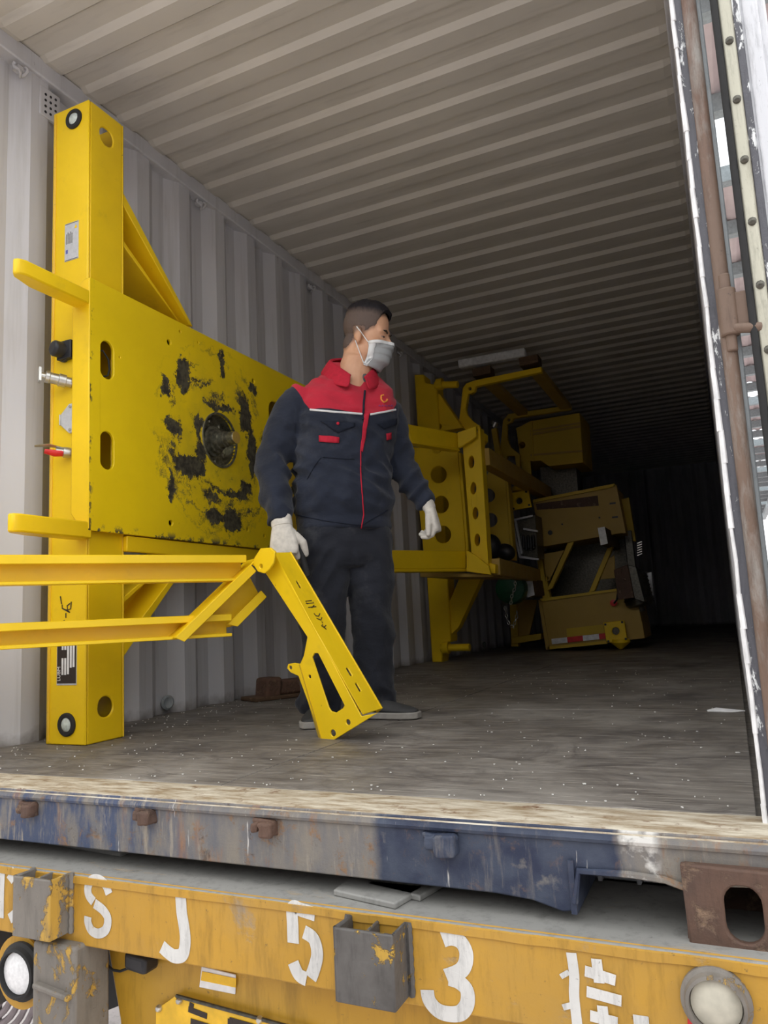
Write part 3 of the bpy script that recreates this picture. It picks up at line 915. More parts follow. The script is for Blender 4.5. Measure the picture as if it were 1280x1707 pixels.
# strokes: handwriting and stencilled letters as thin raised ribbons
def strokes(paths, w, t, N, to3, name, mat, parent, flat=True):
    mb = MB()
    for ip, pth in enumerate(paths):
        pp = [V3(to3(*q)) + V3(N)*0.00025*ip for q in pth]
        rs = []
        for i, p in enumerate(pp):
            d = (pp[min(i+1, len(pp)-1)] - pp[max(i-1, 0)]).normalized()
            sd = d.cross(V3(N)).normalized()*w/2
            rs.append([p - sd, p + sd, p + sd + V3(N)*t, p - sd + V3(N)*t])
        mb.rings(rs)
    return mb.build(name, mat, parent, smooth=False)
def text_mesh(txt, size, O, U, N, name, mat, parent, t=0.0006):
    cu = bpy.data.curves.new(name, 'FONT')
    cu.body = txt; cu.size = size; cu.extrude = t; cu.resolution_u = 3
    tmp = bpy.data.objects.new('tmp_text', cu)
    COL.objects.link(tmp)
    dg = bpy.context.evaluated_depsgraph_get()
    me = bpy.data.meshes.new_from_object(tmp.evaluated_get(dg))
    bpy.data.objects.remove(tmp)
    U, N = V3(U).normalized(), V3(N).normalized()
    Mx = Matrix((U, N.cross(U), N)).transposed().to_4x4(); Mx.translation = V3(O)
    me.transform(Mx)
    me.name = name
    me.materials.clear()
    return link(name, me, mat, parent)
text_mesh('LUBM', 0.020, (a.x + 0.018, CY0 - 0.003, b.z + 0.014), (0, 0, 1), (0, -1, 0), 'plate_lettering', M['white'], np_)
hand = lambda px, py: at(px, py, CY0 - 0.0006)
strokes([[(108, 1034), (105, 1036)], [(110, 1022), (110, 1030)], [(117, 1006), (112, 1010), (113, 1017), (118, 1015), (119, 1003)], [(104, 1008), (104, 1014), (117, 1021), (110, 1016)], [(101, 994), (103, 1007)]], 0.0045, 0.0006, (0, -1, 0), hand, 'handwriting', M['ink'], mc)
# ------------------------------------------------------------------ folding yellow support frame in the worker's hand
vdir = V3((-0.51, 0.86, 0)).normalized()        # level direction from the door towards the worker
sdir = V3((vdir.y, -vdir.x, 0))
FOOT = atz(540, 1244, 0.0)
DEP = (FOOT - CAM).dot(vdir)
HPT = atp(452, 925, CAM + vdir*(DEP + 0.26), vdir)       # pivot at the top of the leg
fr = thing('folding_support', 'bright yellow folding steel support with two long rails and one slotted leg on the floor', 'steel support', (FOOT.x, FOOT.y, 0))
ax = (atp(606, 1195, FOOT + vdir*0.03, vdir) - HPT).normalized()   # leg axis, downwards
n1 = (-vdir*math.cos(0.66) - sdir*math.sin(0.66)*0.88 - V3((0, 0, 0.47))*math.sin(0.66))
n1 = (n1 - ax*n1.dot(ax)).normalized()          # normal of the slotted side plate
n2 = ax.cross(n1).normalized()
if n2.dot(sdir) < 0:
    n2 = -n2                                    # normal of the web
def lp(px, py, off=0.0):                        # point traced on the side plate's plane
    return atp(px, py, E0 + n1*off, n1)
E0 = HPT
def fix_foot():
    global E0
    q = atp(540, 1244, E0, n1)
    return q
LEN = (lp(602, 1194) - HPT).dot(ax)
def loc2(p):
    return ((p - E0).dot(ax), (p - E0).dot(n2))
side_out = [(446, 948), (455, 917), (602, 1194), (628, 1189), (540, 1244), (497, 1127), (484, 1121), (478, 1114), (480, 1107), (490, 1105), (500, 1107), (506, 1093), (512, 1062), (440, 952)]
slot_px = [(520, 1096), (524, 1089), (530, 1089), (574, 1176), (571, 1181), (560, 1188), (552, 1186), (548, 1180)]
so = [loc2(lp(*q)) for q in side_out]
sh = [loc2(lp(*q)) for q in slot_px]
hs = [[(c[0] + r*math.cos(t), c[1] + r*math.sin(t)) for t in [2*PI*i/14 for i in range(14)]] for c, r in
      ((loc2(lp(555, 1222)), 0.011), (loc2(lp(580, 1204)), 0.009), (loc2(lp(484, 1113)), 0.0065), (loc2(lp(516, 1128)), 0.006))]
mb = MB()
mb.plate(so, [sh] + hs, E0, ax, n2, n1, 0.006)
mb.build('side_plate', M['yellow'], fr, bevel=0.0015, seg=1)
WW = 0.098
def web_pt(px, py):
    return lp(px, py)
a0 = loc2(lp(455, 917)); a1 = loc2(lp(602, 1194))
mb = MB()
Wo = [(a0[0], 0.0), (a1[0], 0.0), (a1[0], WW), (a0[0] - 0.0, WW)]
sl2 = []
for f in (0.22, 0.77, 0.86):
    cx = a0[0] + (a1[0] - a0[0])*f
    sl2.append(rrect(cx, WW*0.45, 0.032, 0.010, 0.0049, 4))
kk = (a0[1] + a1[1])/2
mb.plate(Wo, sl2, E0 + n2*kk, ax, -n1, n2, 0.006)
mb.build('web', M['yellow'], fr, bevel=0.002, seg=1)
mb = MB()
mb.obox(E0 + ax*((a0[0] + a1[0])/2) + n2*(kk - 0.012) - n1*(WW - 0.003), ax, n2, n1, a1[0] - a0[0], 0.03, 0.006)
mb.build('rear_flange', M['yellow'], fr, bevel=0.002)
mb = MB()                                       # lip along the plate's left edge
mb.poly([lp(500, 1107), lp(540, 1244), lp(536, 1243, -0.02), lp(497, 1110, -0.02)], n1*0.004)
mb.build('edge_lip', M['yellow_dull'], fr)
o2 = lambda f, g: E0 + n2*(kk + 0.0003) + ax*(a0[0] + (a1[0] - a0[0])*f) - n1*(WW*g)
strokes([[(0.33, 0.62), (0.33, 0.30), (0.35, 0.32)], [(0.345, 0.66), (0.345, 0.25)], [(0.37, 0.66), (0.37, 0.25)], [(0.36, 0.6), (0.375, 0.4)],
         [(0.415, 0.64), (0.43, 0.50), (0.425, 0.38), (0.41, 0.36)], [(0.44, 0.62), (0.455, 0.5), (0.44, 0.35)], [(0.465, 0.5), (0.475, 0.5)],
         [(0.49, 0.6), (0.50, 0.45), (0.49, 0.36), (0.482, 0.46), (0.495, 0.42), (0.515, 0.5)]], 0.0035, 0.0005, n2, o2, 'handwriting', M['ink'], fr)
# pivot cap at the top
cap = [(418, 940), (424, 930), (434, 914), (450, 913), (458, 920), (456, 938), (448, 950), (441, 956), (430, 953), (424, 944)]
mb = MB()
mb.plate([loc2(lp(*q, 0.04)) for q in cap], [circ(*loc2(lp(435, 944, 0.04)), 0.008, 14)], E0 + n1*0.04, ax, n2, n1, 0.010)
mb.poly([lp(450, 913, 0.03), lp(434, 914, 0.03), lp(434, 914, -WW), lp(450, 913, -WW)], ax*0.006)
mb.poly([lp(434, 914, 0.03), lp(424, 930, 0.03), lp(424, 930, -WW), lp(434, 914, -WW)], ax*0.006)
mb.build('pivot_cap', M['yellow'], fr, bevel=0.002, seg=1)
mb = MB()
mb.plate([loc2(lp(*q, -WW)) for q in cap], [], E0 - n1*WW, ax, n2, n1, 0.008)
mb.build('pivot_cap', M['yellow'], fr)
# rails: lipped channels, open side towards the door
BA = math.radians(34)
bd = V3((math.sin(BA), math.cos(BA), 0))
bn = V3((bd.y, -bd.x, 0))
UPZ = V3((0, 0, 1))
def channel(A, B, up, nn, h, lip_t, lip_b, depth, name):
    d = (B - A).normalized()
    mb = MB()
    L = (B - A).length
    c = (A + B)/2
    mb.obox(c - nn*depth, d, up, nn, L, h, 0.006)                                  # back web
    mb.obox(c + up*(h/2 - 0.003) - nn*depth/2, d, nn, up, L, depth, 0.006)          # top
    mb.obox(c - up*(h/2 - 0.003) - nn*depth/2, d, nn, up, L, depth, 0.006)          # bottom
    mb.obox(c + up*(h/2 - lip_t/2), d, up, nn, L, lip_t, 0.006)                     # upper lip
    if lip_b:
        mb.obox(c - up*(h/2 - lip_b/2), d, up, nn, L, lip_b, 0.006)
    return mb.build(name, M['yellow'], fr, bevel=0.002, seg=1)
RP = HPT - bn*0.035
def rl(px, py, off=0.0):
    return atp(px, py, RP + bn*off, bn)
t0, t1 = rl(424, 925), rl(424, 968)
hU = (t0 - t1).z
cU = (t0.z + t1.z)/2
A = V3((t0.x, t0.y, cU)) - bd*1.9
B = V3((t0.x, t0.y, cU)) - bd*0.03
channel(A, B, UPZ, bn, hU, 0.028, 0.010, 0.055, 'upper_rail')
q0, q1 = rl(386, 1024, -0.03), rl(386, 1060, -0.03)
hL = (q0 - q1).z
cL = (q0.z + q1.z)/2
B = V3((q0.x, q0.y, cL))
channel(B - bd*1.9, B, UPZ, bn, hL*1.05, 0.024, 0.012, 0.055, 'lower_rail')
# diagonal link between pivot and lower rail
dA, dB = rl(428, 942, 0.01), rl(298, 1069, 0.01)
dd = (dB - dA).normalized()
du = (bn.cross(dd)).normalized()
if du.z < 0:
    du = -du
LL = (dB - dA).length
def lk_(t, h, o):                      # t along the link, h below its upper edge, o behind its face
    return dA + dd*t + du*(0.017 - h) - bn*o
mb = MB()
mb.poly([lk_(0.015, 0, 0), lk_(LL, 0, 0), lk_(LL - 0.012, 0.032, 0), lk_(0.015, 0.032, 0)], -bn*0.006)
mb.build('link_lip', M['yellow'], fr, bevel=0.0015, seg=1)
mb = MB()
mb.poly([lk_(-0.02, 0, 0.006), lk_(LL, 0, 0.006), lk_(LL, 0, 0.115), lk_(-0.02, 0, 0.115)], -du*0.006)
mb.build('link_flange', M['yellow'], fr, bevel=0.0015, seg=1)
mb = MB()
mb.poly([lk_(0.0, 0.006, 0.109), lk_(LL - 0.004, 0.006, 0.109), lk_(LL - 0.05, 0.045, 0.109), lk_(LL - 0.19, 0.135, 0.109), lk_(0.03, 0.135, 0.109)], -bn*0.006)
mb.build('diagonal_link', M['yellow'], fr, bevel=0.0015, seg=1)
mb = MB()
mb.poly([lk_(0.03, 0.135, 0.06), lk_(LL - 0.19, 0.135, 0.06), lk_(LL - 0.19, 0.135, 0.115), lk_(0.03, 0.135, 0.115)], du*0.006)
mb.poly([lk_(0.03, 0.105, 0.054), lk_(LL - 0.17, 0.105, 0.054), lk_(LL - 0.19, 0.137, 0.054), lk_(0.03, 0.137, 0.054)], -bn*0.006)
mb.build('link_flange', M['yellow'], fr, bevel=0.0015, seg=1)
HAND_T = HPT.copy()
print('PIVOT', HPT, 'FOOT', FOOT, 'n1', n1, 'n2', n2, 'railend', A, hU, hL)
# ------------------------------------------------------------------ trailer under the container
M['trailer'] = worn('trailer_yellow_faded', (0.52, 0.28, 0.028), (0.32, 0.25, 0.17), 9, 0.60, 0.12, 0.6, (1, 1, 1), grime=(0.42, 0.25, 0.06), bump=0.25)
M['deck'] = worn('trailer_deck_grey', (0.29, 0.285, 0.265), (0.42, 0.30, 0.16), 7, 0.60, 0.14, 0.7, (0.6, 2, 1), grime=(0.28, 0.27, 0.25), bump=0.3)
M['stub'] = worn('scraped_stub_steel', (0.23, 0.21, 0.18), (0.50, 0.30, 0.05), 10, 0.535, 0.04, 0.6, (1, 1, 0.7), grime=(0.13, 0.11, 0.095), bump=0.5)
M['stub_dark'] = worn('scraped_dark_steel', (0.075, 0.068, 0.062), (0.50, 0.30, 0.04), 12, 0.575, 0.03, 0.6, grime=(0.17, 0.16, 0.15), bump=0.5)
M['letter'] = worn('stencil_white', (0.66, 0.65, 0.62), (0.50, 0.34, 0.10), 22, 0.66, 0.06, 0.65)
M['trailer_low'] = worn('trailer_panel_yellow', (0.52, 0.285, 0.018), (0.30, 0.21, 0.08), 6, 0.66, 0.12, 0.45, grime=(0.55, 0.33, 0.05))
TZ = -0.168
BY = -0.195
tr = thing('trailer', 'faded yellow truck trailer with white stencilled letters carrying the container', 'trailer', (1.2, -0.19, -1.4))
mb = MB(); mb.box((-1.2, BY, TZ - 0.012), (2.9, 2.4, TZ))
mb.build('deck_plate', M['deck'], tr, bevel=0.003)
mb = MB()
rnd = random.Random(3)
zz = [-0.006 + rnd.uniform(-0.003, 0.003) for i in range(80)]
mb.rings([[(-1.2 + 4.1*i/79, BY - 0.004, TZ - 0.002 + zz[i]*0.2), (-1.2 + 4.1*i/79, BY - 0.004, TZ - 0.014 + zz[i]*0.5), (-1.2 + 4.1*i/79, BY + 0.01, TZ - 0.014), (-1.2 + 4.1*i/79, BY + 0.01, TZ + 0.001)] for i in range(80)])
mb.build('deck_edge', M['trailer'], tr)
BZ0 = at(330, 1612, BY).z
mb = MB(); mb.box((-1.2, BY, BZ0), (2.9, BY + 0.012, TZ - 0.012))
mb.box((-1.2, BY + 0.012, BZ0), (2.9, BY + 0.09, BZ0 + 0.01))
beam = mb.build('rear_beam', M['trailer'], tr, bevel=0.004)
for (px, py, w) in ((215, 1412, 0.26), (660, 1492, 0.13), (700, 1480, 0.11)):
    c = atz(px, py, TZ + 0.008)
    mb = MB(); mb.hexa([(c.x - w, c.y - 0.02, TZ), (c.x + 0.02, c.y - 0.05, TZ), (c.x + 0.04, c.y + 0.05, TZ), (c.x - w, c.y + 0.05, TZ), (c.x - w, c.y - 0.02, TZ + 0.012), (c.x + 0.02, c.y - 0.05, TZ + 0.012), (c.x + 0.04, c.y + 0.05, TZ + 0.012), (c.x - w, c.y + 0.05, TZ + 0.012)])
    mb.build('wear_pad', M['deck'], tr, bevel=0.003)
# stencilled letters
L3 = lambda px, py: at(px, py, BY - 0.0006)
def cr(p, n=6):
    if len(p) < 3:
        return p
    out = []
    for i in range(len(p)-1):
        q = (p[max(i-1, 0)], p[i], p[i+1], p[min(i+2, len(p)-1)])
        for j in range(n):
            t = j/n
            out.append(tuple(0.5*(2*b + (c-a)*t + (2*a-5*b+4*c-d)*t*t + (3*b-a-3*c+d)*t**3) for a, b, c, d in zip(*q)))
    return out + [p[-1]]
def letter(paths, w, name='stencil_letter'):
    return strokes([cr(p) for p in paths], w, 0.0008, (0, -1, 0), L3, name, M['letter'], beam)
def arc(cx, cy, rx, ry, a0, a1, n=12):
    return [(cx + rx*math.cos(math.radians(a0 + (a1-a0)*i/n)), cy + ry*math.sin(math.radians(a0 + (a1-a0)*i/n))) for i in range(n+1)]
letter([[(182, 1490), (176, 1475), (165, 1466), (153, 1467), (147, 1478), (148, 1492), (156, 1503)], [(158, 1506), (172, 1517), (180, 1531), (177, 1549), (165, 1556), (153, 1551), (147, 1538), (147, 1528)]], 0.021)
letter([[(301, 1489), (303, 1520), (307, 1545), (309, 1568), (305, 1590), (292, 1594), (281, 1588), (270, 1578)]], 0.028)
letter([[(525, 1524), (503, 1517), (488, 1513), (488, 1542), (489, 1572)], [(507, 1553), (523, 1565), (529, 1590), (524, 1614), (518, 1630)], [(511, 1632), (498, 1624), (489, 1604)]], 0.026)
letter([[(738, 1566), (752, 1563), (768, 1570), (777, 1588), (775, 1608), (765, 1620), (744, 1628)], [(748, 1630), (764, 1636), (778, 1650), (779, 1672), (768, 1688), (748, 1690), (730, 1684), (716, 1668), (712, 1650)]], 0.026)
letter([[(952, 1588), (957, 1625), (957, 1660), (962, 1707), (962, 1718)], [(939, 1620), (944, 1628)], [(944, 1672), (948, 1682)], [(975, 1618), (1002, 1626), (1026, 1634)], [(994, 1598), (999, 1638)], [(978, 1652), (1036, 1668)], [(1004, 1676), (1008, 1712)], [(984, 1692), (1030, 1704)]], 0.017)
letter([[(4, 1446), (2, 1480), (1, 1530)], [(26, 1450), (16, 1468)], [(18, 1520), (24, 1535)]], 0.022)
letter([[(1056, 1702), (1082, 1706)]], 0.02)
# hollow stubs welded on the beam
def stub(px0, px1, pyt, pyb, ys, matl, name='stub_socket'):
    a, b = at(px0, pyt, ys), at(px1, pyb, ys)
    x0, x1, z1, z0 = a.x, b.x, a.z, b.z
    t = 0.006
    mb = MB()
    mb.box((x0, ys, z0), (x1, ys + t, z1))
    mb.box((x0, ys + t, z0), (x0 + t, BY, z1))
    mb.box((x1 - t, ys + t, z0), (x1, BY, z1))
    mb.box(((x0 + x1)/2 - 0.003, ys + t, z0), ((x0 + x1)/2 + 0.003, BY, z1 - 0.004))
    mb.box((x0 + t, ys + t, z0), (x1 - t, BY, z0 + t))
    o = mb.build(name, matl, tr, bevel=0.004)
    for xs in (x0 - 0.004, x1 + 0.004):
        mb = MB()
        mb.tube([(xs, BY - 0.003, z0 + (z1 - z0)*i/14) for i in range(15)], [0.006 + 0.002*(i % 2) for i in range(15)], 6)
        mb.build('weld_bead', matl, o)
    return x0, x1, z0, z1
stub(22, 82, 1460, 1572, -0.255, M['stub'])
stub(556, 660, 1546, 1690, -0.262, M['stub_dark'])
# landing post and round tail lamp at the left
a, b = at(54, 1568, -0.225), at(118, 1707, -0.225)
mb = MB(); mb.box((a.x, -0.225, -0.62), (b.x + 0.01, -0.12, a.z))
lgp = mb.build('support_post', M['stub'], tr, bevel=0.008)
mb = MB(); mb.obox(((a.x + b.x)/2 + 0.01, -0.225, -0.405), (1, 0, -0.12), (0, 1, 0), (0, 0, 1), (b.x - a.x)*0.9, 0.03, 0.012)
mb.build('post_weld', M['stub'], lgp, bevel=0.004)
def lamp(px, py, y, r, parent, lens, ringm, name):
    c = at(px, py, y)
    mb = MB(); mb.lathe([(r*1.30, 0), (r*1.30, 0.008), (r*1.16, 0.012), (r*1.10, 0.022), (r*0.98, 0.024), (r*0.95, 0.012)], c, (0, -1, 0), 32, caps=False)
    o = mb.build(name, ringm, parent)
    mb = MB(); mb.lathe([(r*0.96, 0.006), (r*0.92, 0.014), (r*0.5, 0.020), (0.001, 0.022)], c, (0, -1, 0), 28)
    mb.build('lens', lens, o)
    return o
M['lens_white'] = plain('lamp_lens_white', (0.82, 0.82, 0.82), 0.35, 0, 0.12, 120)
M['lens_beige'] = plain('lamp_lens_dusty', (0.50, 0.47, 0.38), 0.6, 0, 0.15, 40)
ll = lamp(38, 1618, -0.19, 0.050, tr, M['lens_white'], M['rubber'], 'tail_lamp')
cc_ = at(34, 1620, -0.185)
mb = MB(); mb.plate(circ(cc_.x, cc_.z, 0.078, 32, 0.082), [], (0, -0.186, 0), (1, 0, 0), (0, 0, 1), (0, -1, 0), 0.006)
mb.build('lamp_bracket', M['trailer'], tr)
lamp(1194, 1668, BY, 0.040, tr, M['lens_beige'], M['stub'], 'marker_lamp')
rp_ = [at(*q, BY - 0.001) for q in ((1146, 1697), (1180, 1707), (1176, 1720), (1146, 1712))]
mb = MB(); mb.poly(rp_, (0, -0.001, 0)); mb.build('reflector', M['red'], tr)
# lower panel with lamp, marker plate and licence plate
LY = -0.10
LA = V3((0, 0, 1))
pan = [at(px, py, LY) for px, py in ((178, 1570), (640, 1640), (1300, 1740), (1300, 1900), (215, 1900), (200, 1700))]
mb = MB(); mb.poly(pan, (0, 0.05, 0))
lp_ = mb.build('rear_panel', M['trailer_low'], tr, bevel=0.004)
mb = MB()
c = at(236, 1600, LY - 0.03)
mb.obox(c, (1, 0, -0.1), (0, 1, 0), (0, 0, 1), 0.062, 0.05, 0.038)
ln = mb.build('number_lamp', M['black'], tr, bevel=0.009)
mb = MB()
mb.tube([at(*q, LY - 0.012) for q in ((214, 1614), (200, 1619), (188, 1617), (180, 1610))], 0.003, 8)
mb.build('cable', M['rubber'], ln)
mk = [at(*q, LY - 0.001) for q in ((337, 1610), (394, 1624), (393, 1657), (333, 1645))]
mb = MB(); mb.poly(mk, (0, -0.003, 0)); mo = mb.build('marker_plate', M['white'], tr, bevel=0.002)
mk = [at(*q, LY - 0.0045) for q in ((337, 1619), (394, 1631), (393, 1646), (335, 1634))]
mb = MB(); mb.poly(mk, (0, -0.001, 0)); mb.build('marker_stripe', plain('marker_yellow', (0.85, 0.50, 0.01), 0.4), mo)
lic = [at(*q, LY - 0.008) for q in ((262, 1682), (296, 1658), (440, 1702), (560, 1740), (560, 1900), (262, 1850))]
mb = MB(); mb.poly(lic, (0, -0.004, 0))
lc = mb.build('licence_plate', plain('plate_yellow', (0.80, 0.47, 0.02), 0.4), tr)
mb = MB()
mb.tube([at(*q, LY - 0.014) for q in ((294, 1660), (440, 1700), (520, 1722))], 0.004, 8)
mb.build('plate_rim', M['dark_steel'], lc)
for px, py in ((300, 1667), (266, 1680), (434, 1699)):
    c = at(px, py, LY - 0.012)
    mb = MB(); mb.lathe([(0.008, 0), (0.008, 0.004), (0.005, 0.009), (0.001, 0.010)], c, (0, -1, 0), 12)
    mb.build('plate_bolt', M['steel'], lc)
dl = lambda px, py: at(px, py, LY - 0.0125)
strokes([[(314, 1682), (345, 1694)], [(320, 1672), (318, 1684)], [(318, 1702), (350, 1712)], [(383, 1700), (425, 1712)], [(384, 1698), (384, 1712)]], 0.012, 0.0006, (0, -1, 0), dl, 'plate_print', M['ink'], lc)
mb = MB(); mb.poly([at(*q, 0.12) for q in ((100, 1560), (240, 1560), (240, 1660), (165, 1690), (100, 1690))], (0, 0.05, 0))
mb.build('mud_flap', M['rubber'], tr)
# coiled hose lying on the yard behind the lamp
c = atz(-30, 1620, -1.0)
hs_ = thing('coiled_hose', 'thick grey ribbed hose coiled up at the left behind the tail lamp', 'hose', (c.x - 0.2, c.y + 1.0, -1.4))
cy = at(-18, 1625, 0.6)
for i in range(7):
    mb = MB()
    r = 0.115 + 0.028*i
    mb.tube([(cy.x - 0.02 + r*math.cos(t), cy.y + 0.012*i, cy.z + r*1.1*math.sin(t)) for t in [2*PI*j/36 for j in range(37)]], 0.0125, 8)
    mb.build('hose_turn', plain('hose_grey_%d' % i, (0.30, 0.26, 0.27), 0.7), hs_)
mb = MB()
mb.box((cy.x - 0.06, cy.y, -1.4), (cy.x + 0.0, cy.y + 0.06, cy.z + 0.15))
mb.build('hose_stand', M['stub_dark'], hs_)
for xw in (0.1, 2.3):                      # axle group far below, carries the trailer
    mb = MB()
    mb.tube([(xw - 0.15, 2.0, -0.9), (xw + 0.15, 2.0, -0.9)], 0.5, 28)
    mb.build('wheel', M['rubber'], tr)
mb = MB(); mb.box((0.3, -0.05, -0.6), (0.45, 2.4, TZ - 0.013)); mb.box((1.95, -0.05, -0.6), (2.1, 2.4, TZ - 0.013)); mb.box((0.2, 1.95, -0.95), (2.2, 2.05, -0.85)); mb.box((0.6, 1.9, -0.9), (0.7, 2.1, -0.3))
mb.build('chassis', M['stub_dark'], tr)
# ------------------------------------------------------------------ cargo deeper in the container
def outl(mb, pts, y, depth, holes=()):            # traced outline at depth y, real thickness
    o = [at(px, py, y) for px, py in pts]
    hl = []
    for (cx, cy, rx, ry) in holes:
        hl.append([(q.x, q.z) for q in [at(cx + rx*math.cos(t), cy + ry*math.sin(t), y) for t in [2*PI*i/20 for i in range(20)]]])
    mb.plate([(q.x, q.z) for q in o], hl, (0, y, 0), (1, 0, 0), (0, 0, 1), (0, -1, 0), depth)
    return mb
def part(name, pts, y, depth, mat, parent, holes=(), bevel=0.004):
    return outl(MB(), pts, y, depth, holes).build(name, mat, parent, bevel=bevel, seg=1)
Y2 = 4.3
fb = at(728, 1098, Y2)
m2 = thing('machine_frame', 'second yellow machine frame with round lightening holes standing behind the worker', 'machine frame', (fb.x, Y2, 0))
cb = at(720, 1098, Y2)
part('column', [(690, 624), (706, 624), (708, 638), (728, 641), (752, 1070), (738, 1072), (737, 1104), (720, 1104)], Y2, 0.16, M['yellow'], m2, bevel=0.008)
part('upper_gusset', [(727, 655), (733, 657), (771, 713), (740, 718), (727, 718)], Y2 + 0.02, 0.10, M['yellow'], m2, holes=((732, 711, 4, 5),))
part('lower_brace', [(749, 1003), (768, 958), (797, 958), (804, 960), (764, 1046), (752, 1058)], Y2 + 0.02, 0.10, M['yellow'], m2)
for (px, py, w) in ((735, 642, 28), (745, 1080, 38)):
    a, b = at(px - 10, py, Y2 - 0.02), at(px + w, py - 1, Y2 - 0.02)
    mb = MB(); mb.tube([a, b], 0.03, 12); mb.tube([a + V3((0.02, 0, 0)), a + V3((0.07, 0, 0))], 0.05, 12)
    mb.build('locking_pin', M['yellow'], m2)
ba = math.radians(27)
b2 = V3((math.cos(ba), -math.sin(ba), 0))
PP = at(764, 733, 3.6)
def armf(name, pts, t):
    q = [atp(px, py, PP, b2) for px, py in pts]
    mb = MB(); mb.poly(q, -b2*t)
    return mb.build(name, M['yellow'], m2, bevel=0.006)
armf('upper_arm', [(676, 706), (765, 722), (765, 748), (686, 737)], 0.05)
armf('upper_arm_lip', [(685, 735), (766, 747), (768, 752), (688, 739)], 0.07)
armf('lower_arm', [(648, 917), (777, 918), (777, 948), (650, 949)], 0.05)
armf('lower_arm_lip', [(648, 949), (779, 947), (779, 953), (650, 954)], 0.08)
part('corner_bracket', [(762, 721), (793, 710), (794, 728), (770, 744), (763, 747)], 3.55, 0.03, M['yellow'], m2)
part('corner_bracket', [(777, 917), (790, 924), (814, 943), (818, 958), (777, 953)], 3.55, 0.03, M['yellow'], m2)
part('slotted_post', [(771, 744), (794, 727), (797, 712), (800, 712), (815, 955), (786, 930)], 3.60, 0.10, M['yellow'], m2,
     holes=[(785.6, 770, 4.6, 10), (788.8, 814, 4.6, 10), (792.3, 855.5, 4.6, 10), (795.5, 900, 4.6, 10)])
part('hole_plate', [(688, 745), (763, 752), (777, 924), (706, 924)], 3.95, 0.012, M['yellow'], m2,
     holes=[(728, 748, 8, 8), (731, 791, 13.3, 14.2), (734.5, 841, 13.3, 14.6), (738, 891, 13.6, 14.8)])
part('plate_rib', [(763, 752), (768, 756), (782, 924), (777, 924)], 3.93, 0.10, M['yellow'], m2)
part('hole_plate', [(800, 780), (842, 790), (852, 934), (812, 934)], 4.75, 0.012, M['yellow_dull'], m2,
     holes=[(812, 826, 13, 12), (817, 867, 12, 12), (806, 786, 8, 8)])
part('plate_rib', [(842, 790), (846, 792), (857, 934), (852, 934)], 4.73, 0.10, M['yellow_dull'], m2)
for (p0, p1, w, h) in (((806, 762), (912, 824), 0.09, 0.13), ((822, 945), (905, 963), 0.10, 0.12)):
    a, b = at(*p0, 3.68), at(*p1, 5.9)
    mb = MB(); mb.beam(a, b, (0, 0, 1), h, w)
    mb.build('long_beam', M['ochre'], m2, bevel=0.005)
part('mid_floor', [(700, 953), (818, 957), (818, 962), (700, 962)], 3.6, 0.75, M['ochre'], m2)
part('end_tab', [(801, 722), (808, 722), (808, 734), (801, 742)], 3.75, 0.08, M['yellow'], m2)
part('end_tab', [(815, 938), (826, 941), (826, 956), (817, 956)], 3.62, 0.08, M['yellow'], m2)
bb = at(830, 915, 4.55)
mb = MB(); mb.ellipsoid(bb + V3((-0.06, 0, 0.02)), ((0.09, 0, 0), (0, 0.07, 0), (0, 0, 0.11))); mb.ellipsoid(bb + V3((0.06, 0.02, -0.03)), ((0.08, 0, -0.02), (0, 0.06, 0), (0.01, 0, 0.07)))
mb.build('black_bag', M['black'], m2)  # dark lump standing for a small black bag

# bent guard frame with cabinet
g1 = thing('guard_frame', 'bent yellow guard frame with two hooked arms just under the container roof', 'guard frame', (at(790, 714, 4.4).x, 4.4, at(790, 714, 4.4).z))
part('hooked_arm', [(765, 716), (765, 702), (771, 647), (777, 639), (790, 634), (902, 611), (903, 620), (793, 644), (791, 652), (785, 656), (780, 656), (776, 682), (779, 692), (788, 702), (799, 709), (799, 716)], 4.4, 0.05, M['yellow'], g1, holes=((783, 648, 2.6, 2.6),))
part('hooked_arm', [(832, 768), (838, 701), (847, 690), (951, 675), (952, 682), (856, 697), (852, 704), (845, 707), (845, 732), (850, 744), (858, 751), (866, 757), (866, 784), (861, 784), (858, 760), (846, 760), (842, 771)], 5.6, 0.05, M['yellow_dull'], g1, holes=((848, 700, 2.4, 2.4),))
for (p0, p1) in (((812, 634), (873, 690)), ((893, 618), (944, 680))):
    a, b = at(*p0, 4.42), at(*p1, 5.65)
    mb = MB(); mb.beam(a, b, (1, 0, 0), 0.10, 0.05)
    mb.build('tie_rail', M['ochre'], g1, bevel=0.004)
mb = MB(); mb.beam(at(824, 715, 5.3), at(833, 770, 5.3), (1, 0, 0), 0.05, 0.05); mb.build('strut', M['yellow_dull'], g1)
mb = MB(); mb.tube([at(822, 712, 5.3), at(826, 704, 5.3)], 0.03, 10); mb.build('strut_cap', M['steel'], g1)
cbn = part('cabinet', [(860, 714), (884, 702), (966, 688), (972, 771), (915, 777), (901, 768), (884, 769), (868, 771)], 5.75, 0.55, M['yellow_dull'], g1, holes=((870, 742, 5.5, 5.5),))
for pts in ([(884, 717), (968, 703), (968, 706), (884, 720)], [(884, 757), (971, 750), (971, 753), (884, 760)], [(884, 722), (968, 708), (968, 712), (884, 726)]):
    part('cabinet_rib', pts, 5.74, 0.02, M['ochre'], cbn, bevel=0)
part('cabinet_side', [(884, 703), (887, 703), (890, 769), (887, 769)], 5.735, 0.02, M['yellow_dull'], cbn, bevel=0)
part('cabinet_leg', [(866, 770), (884, 769), (886, 795), (872, 790)], 5.75, 0.02, M['yellow_dull'], g1)
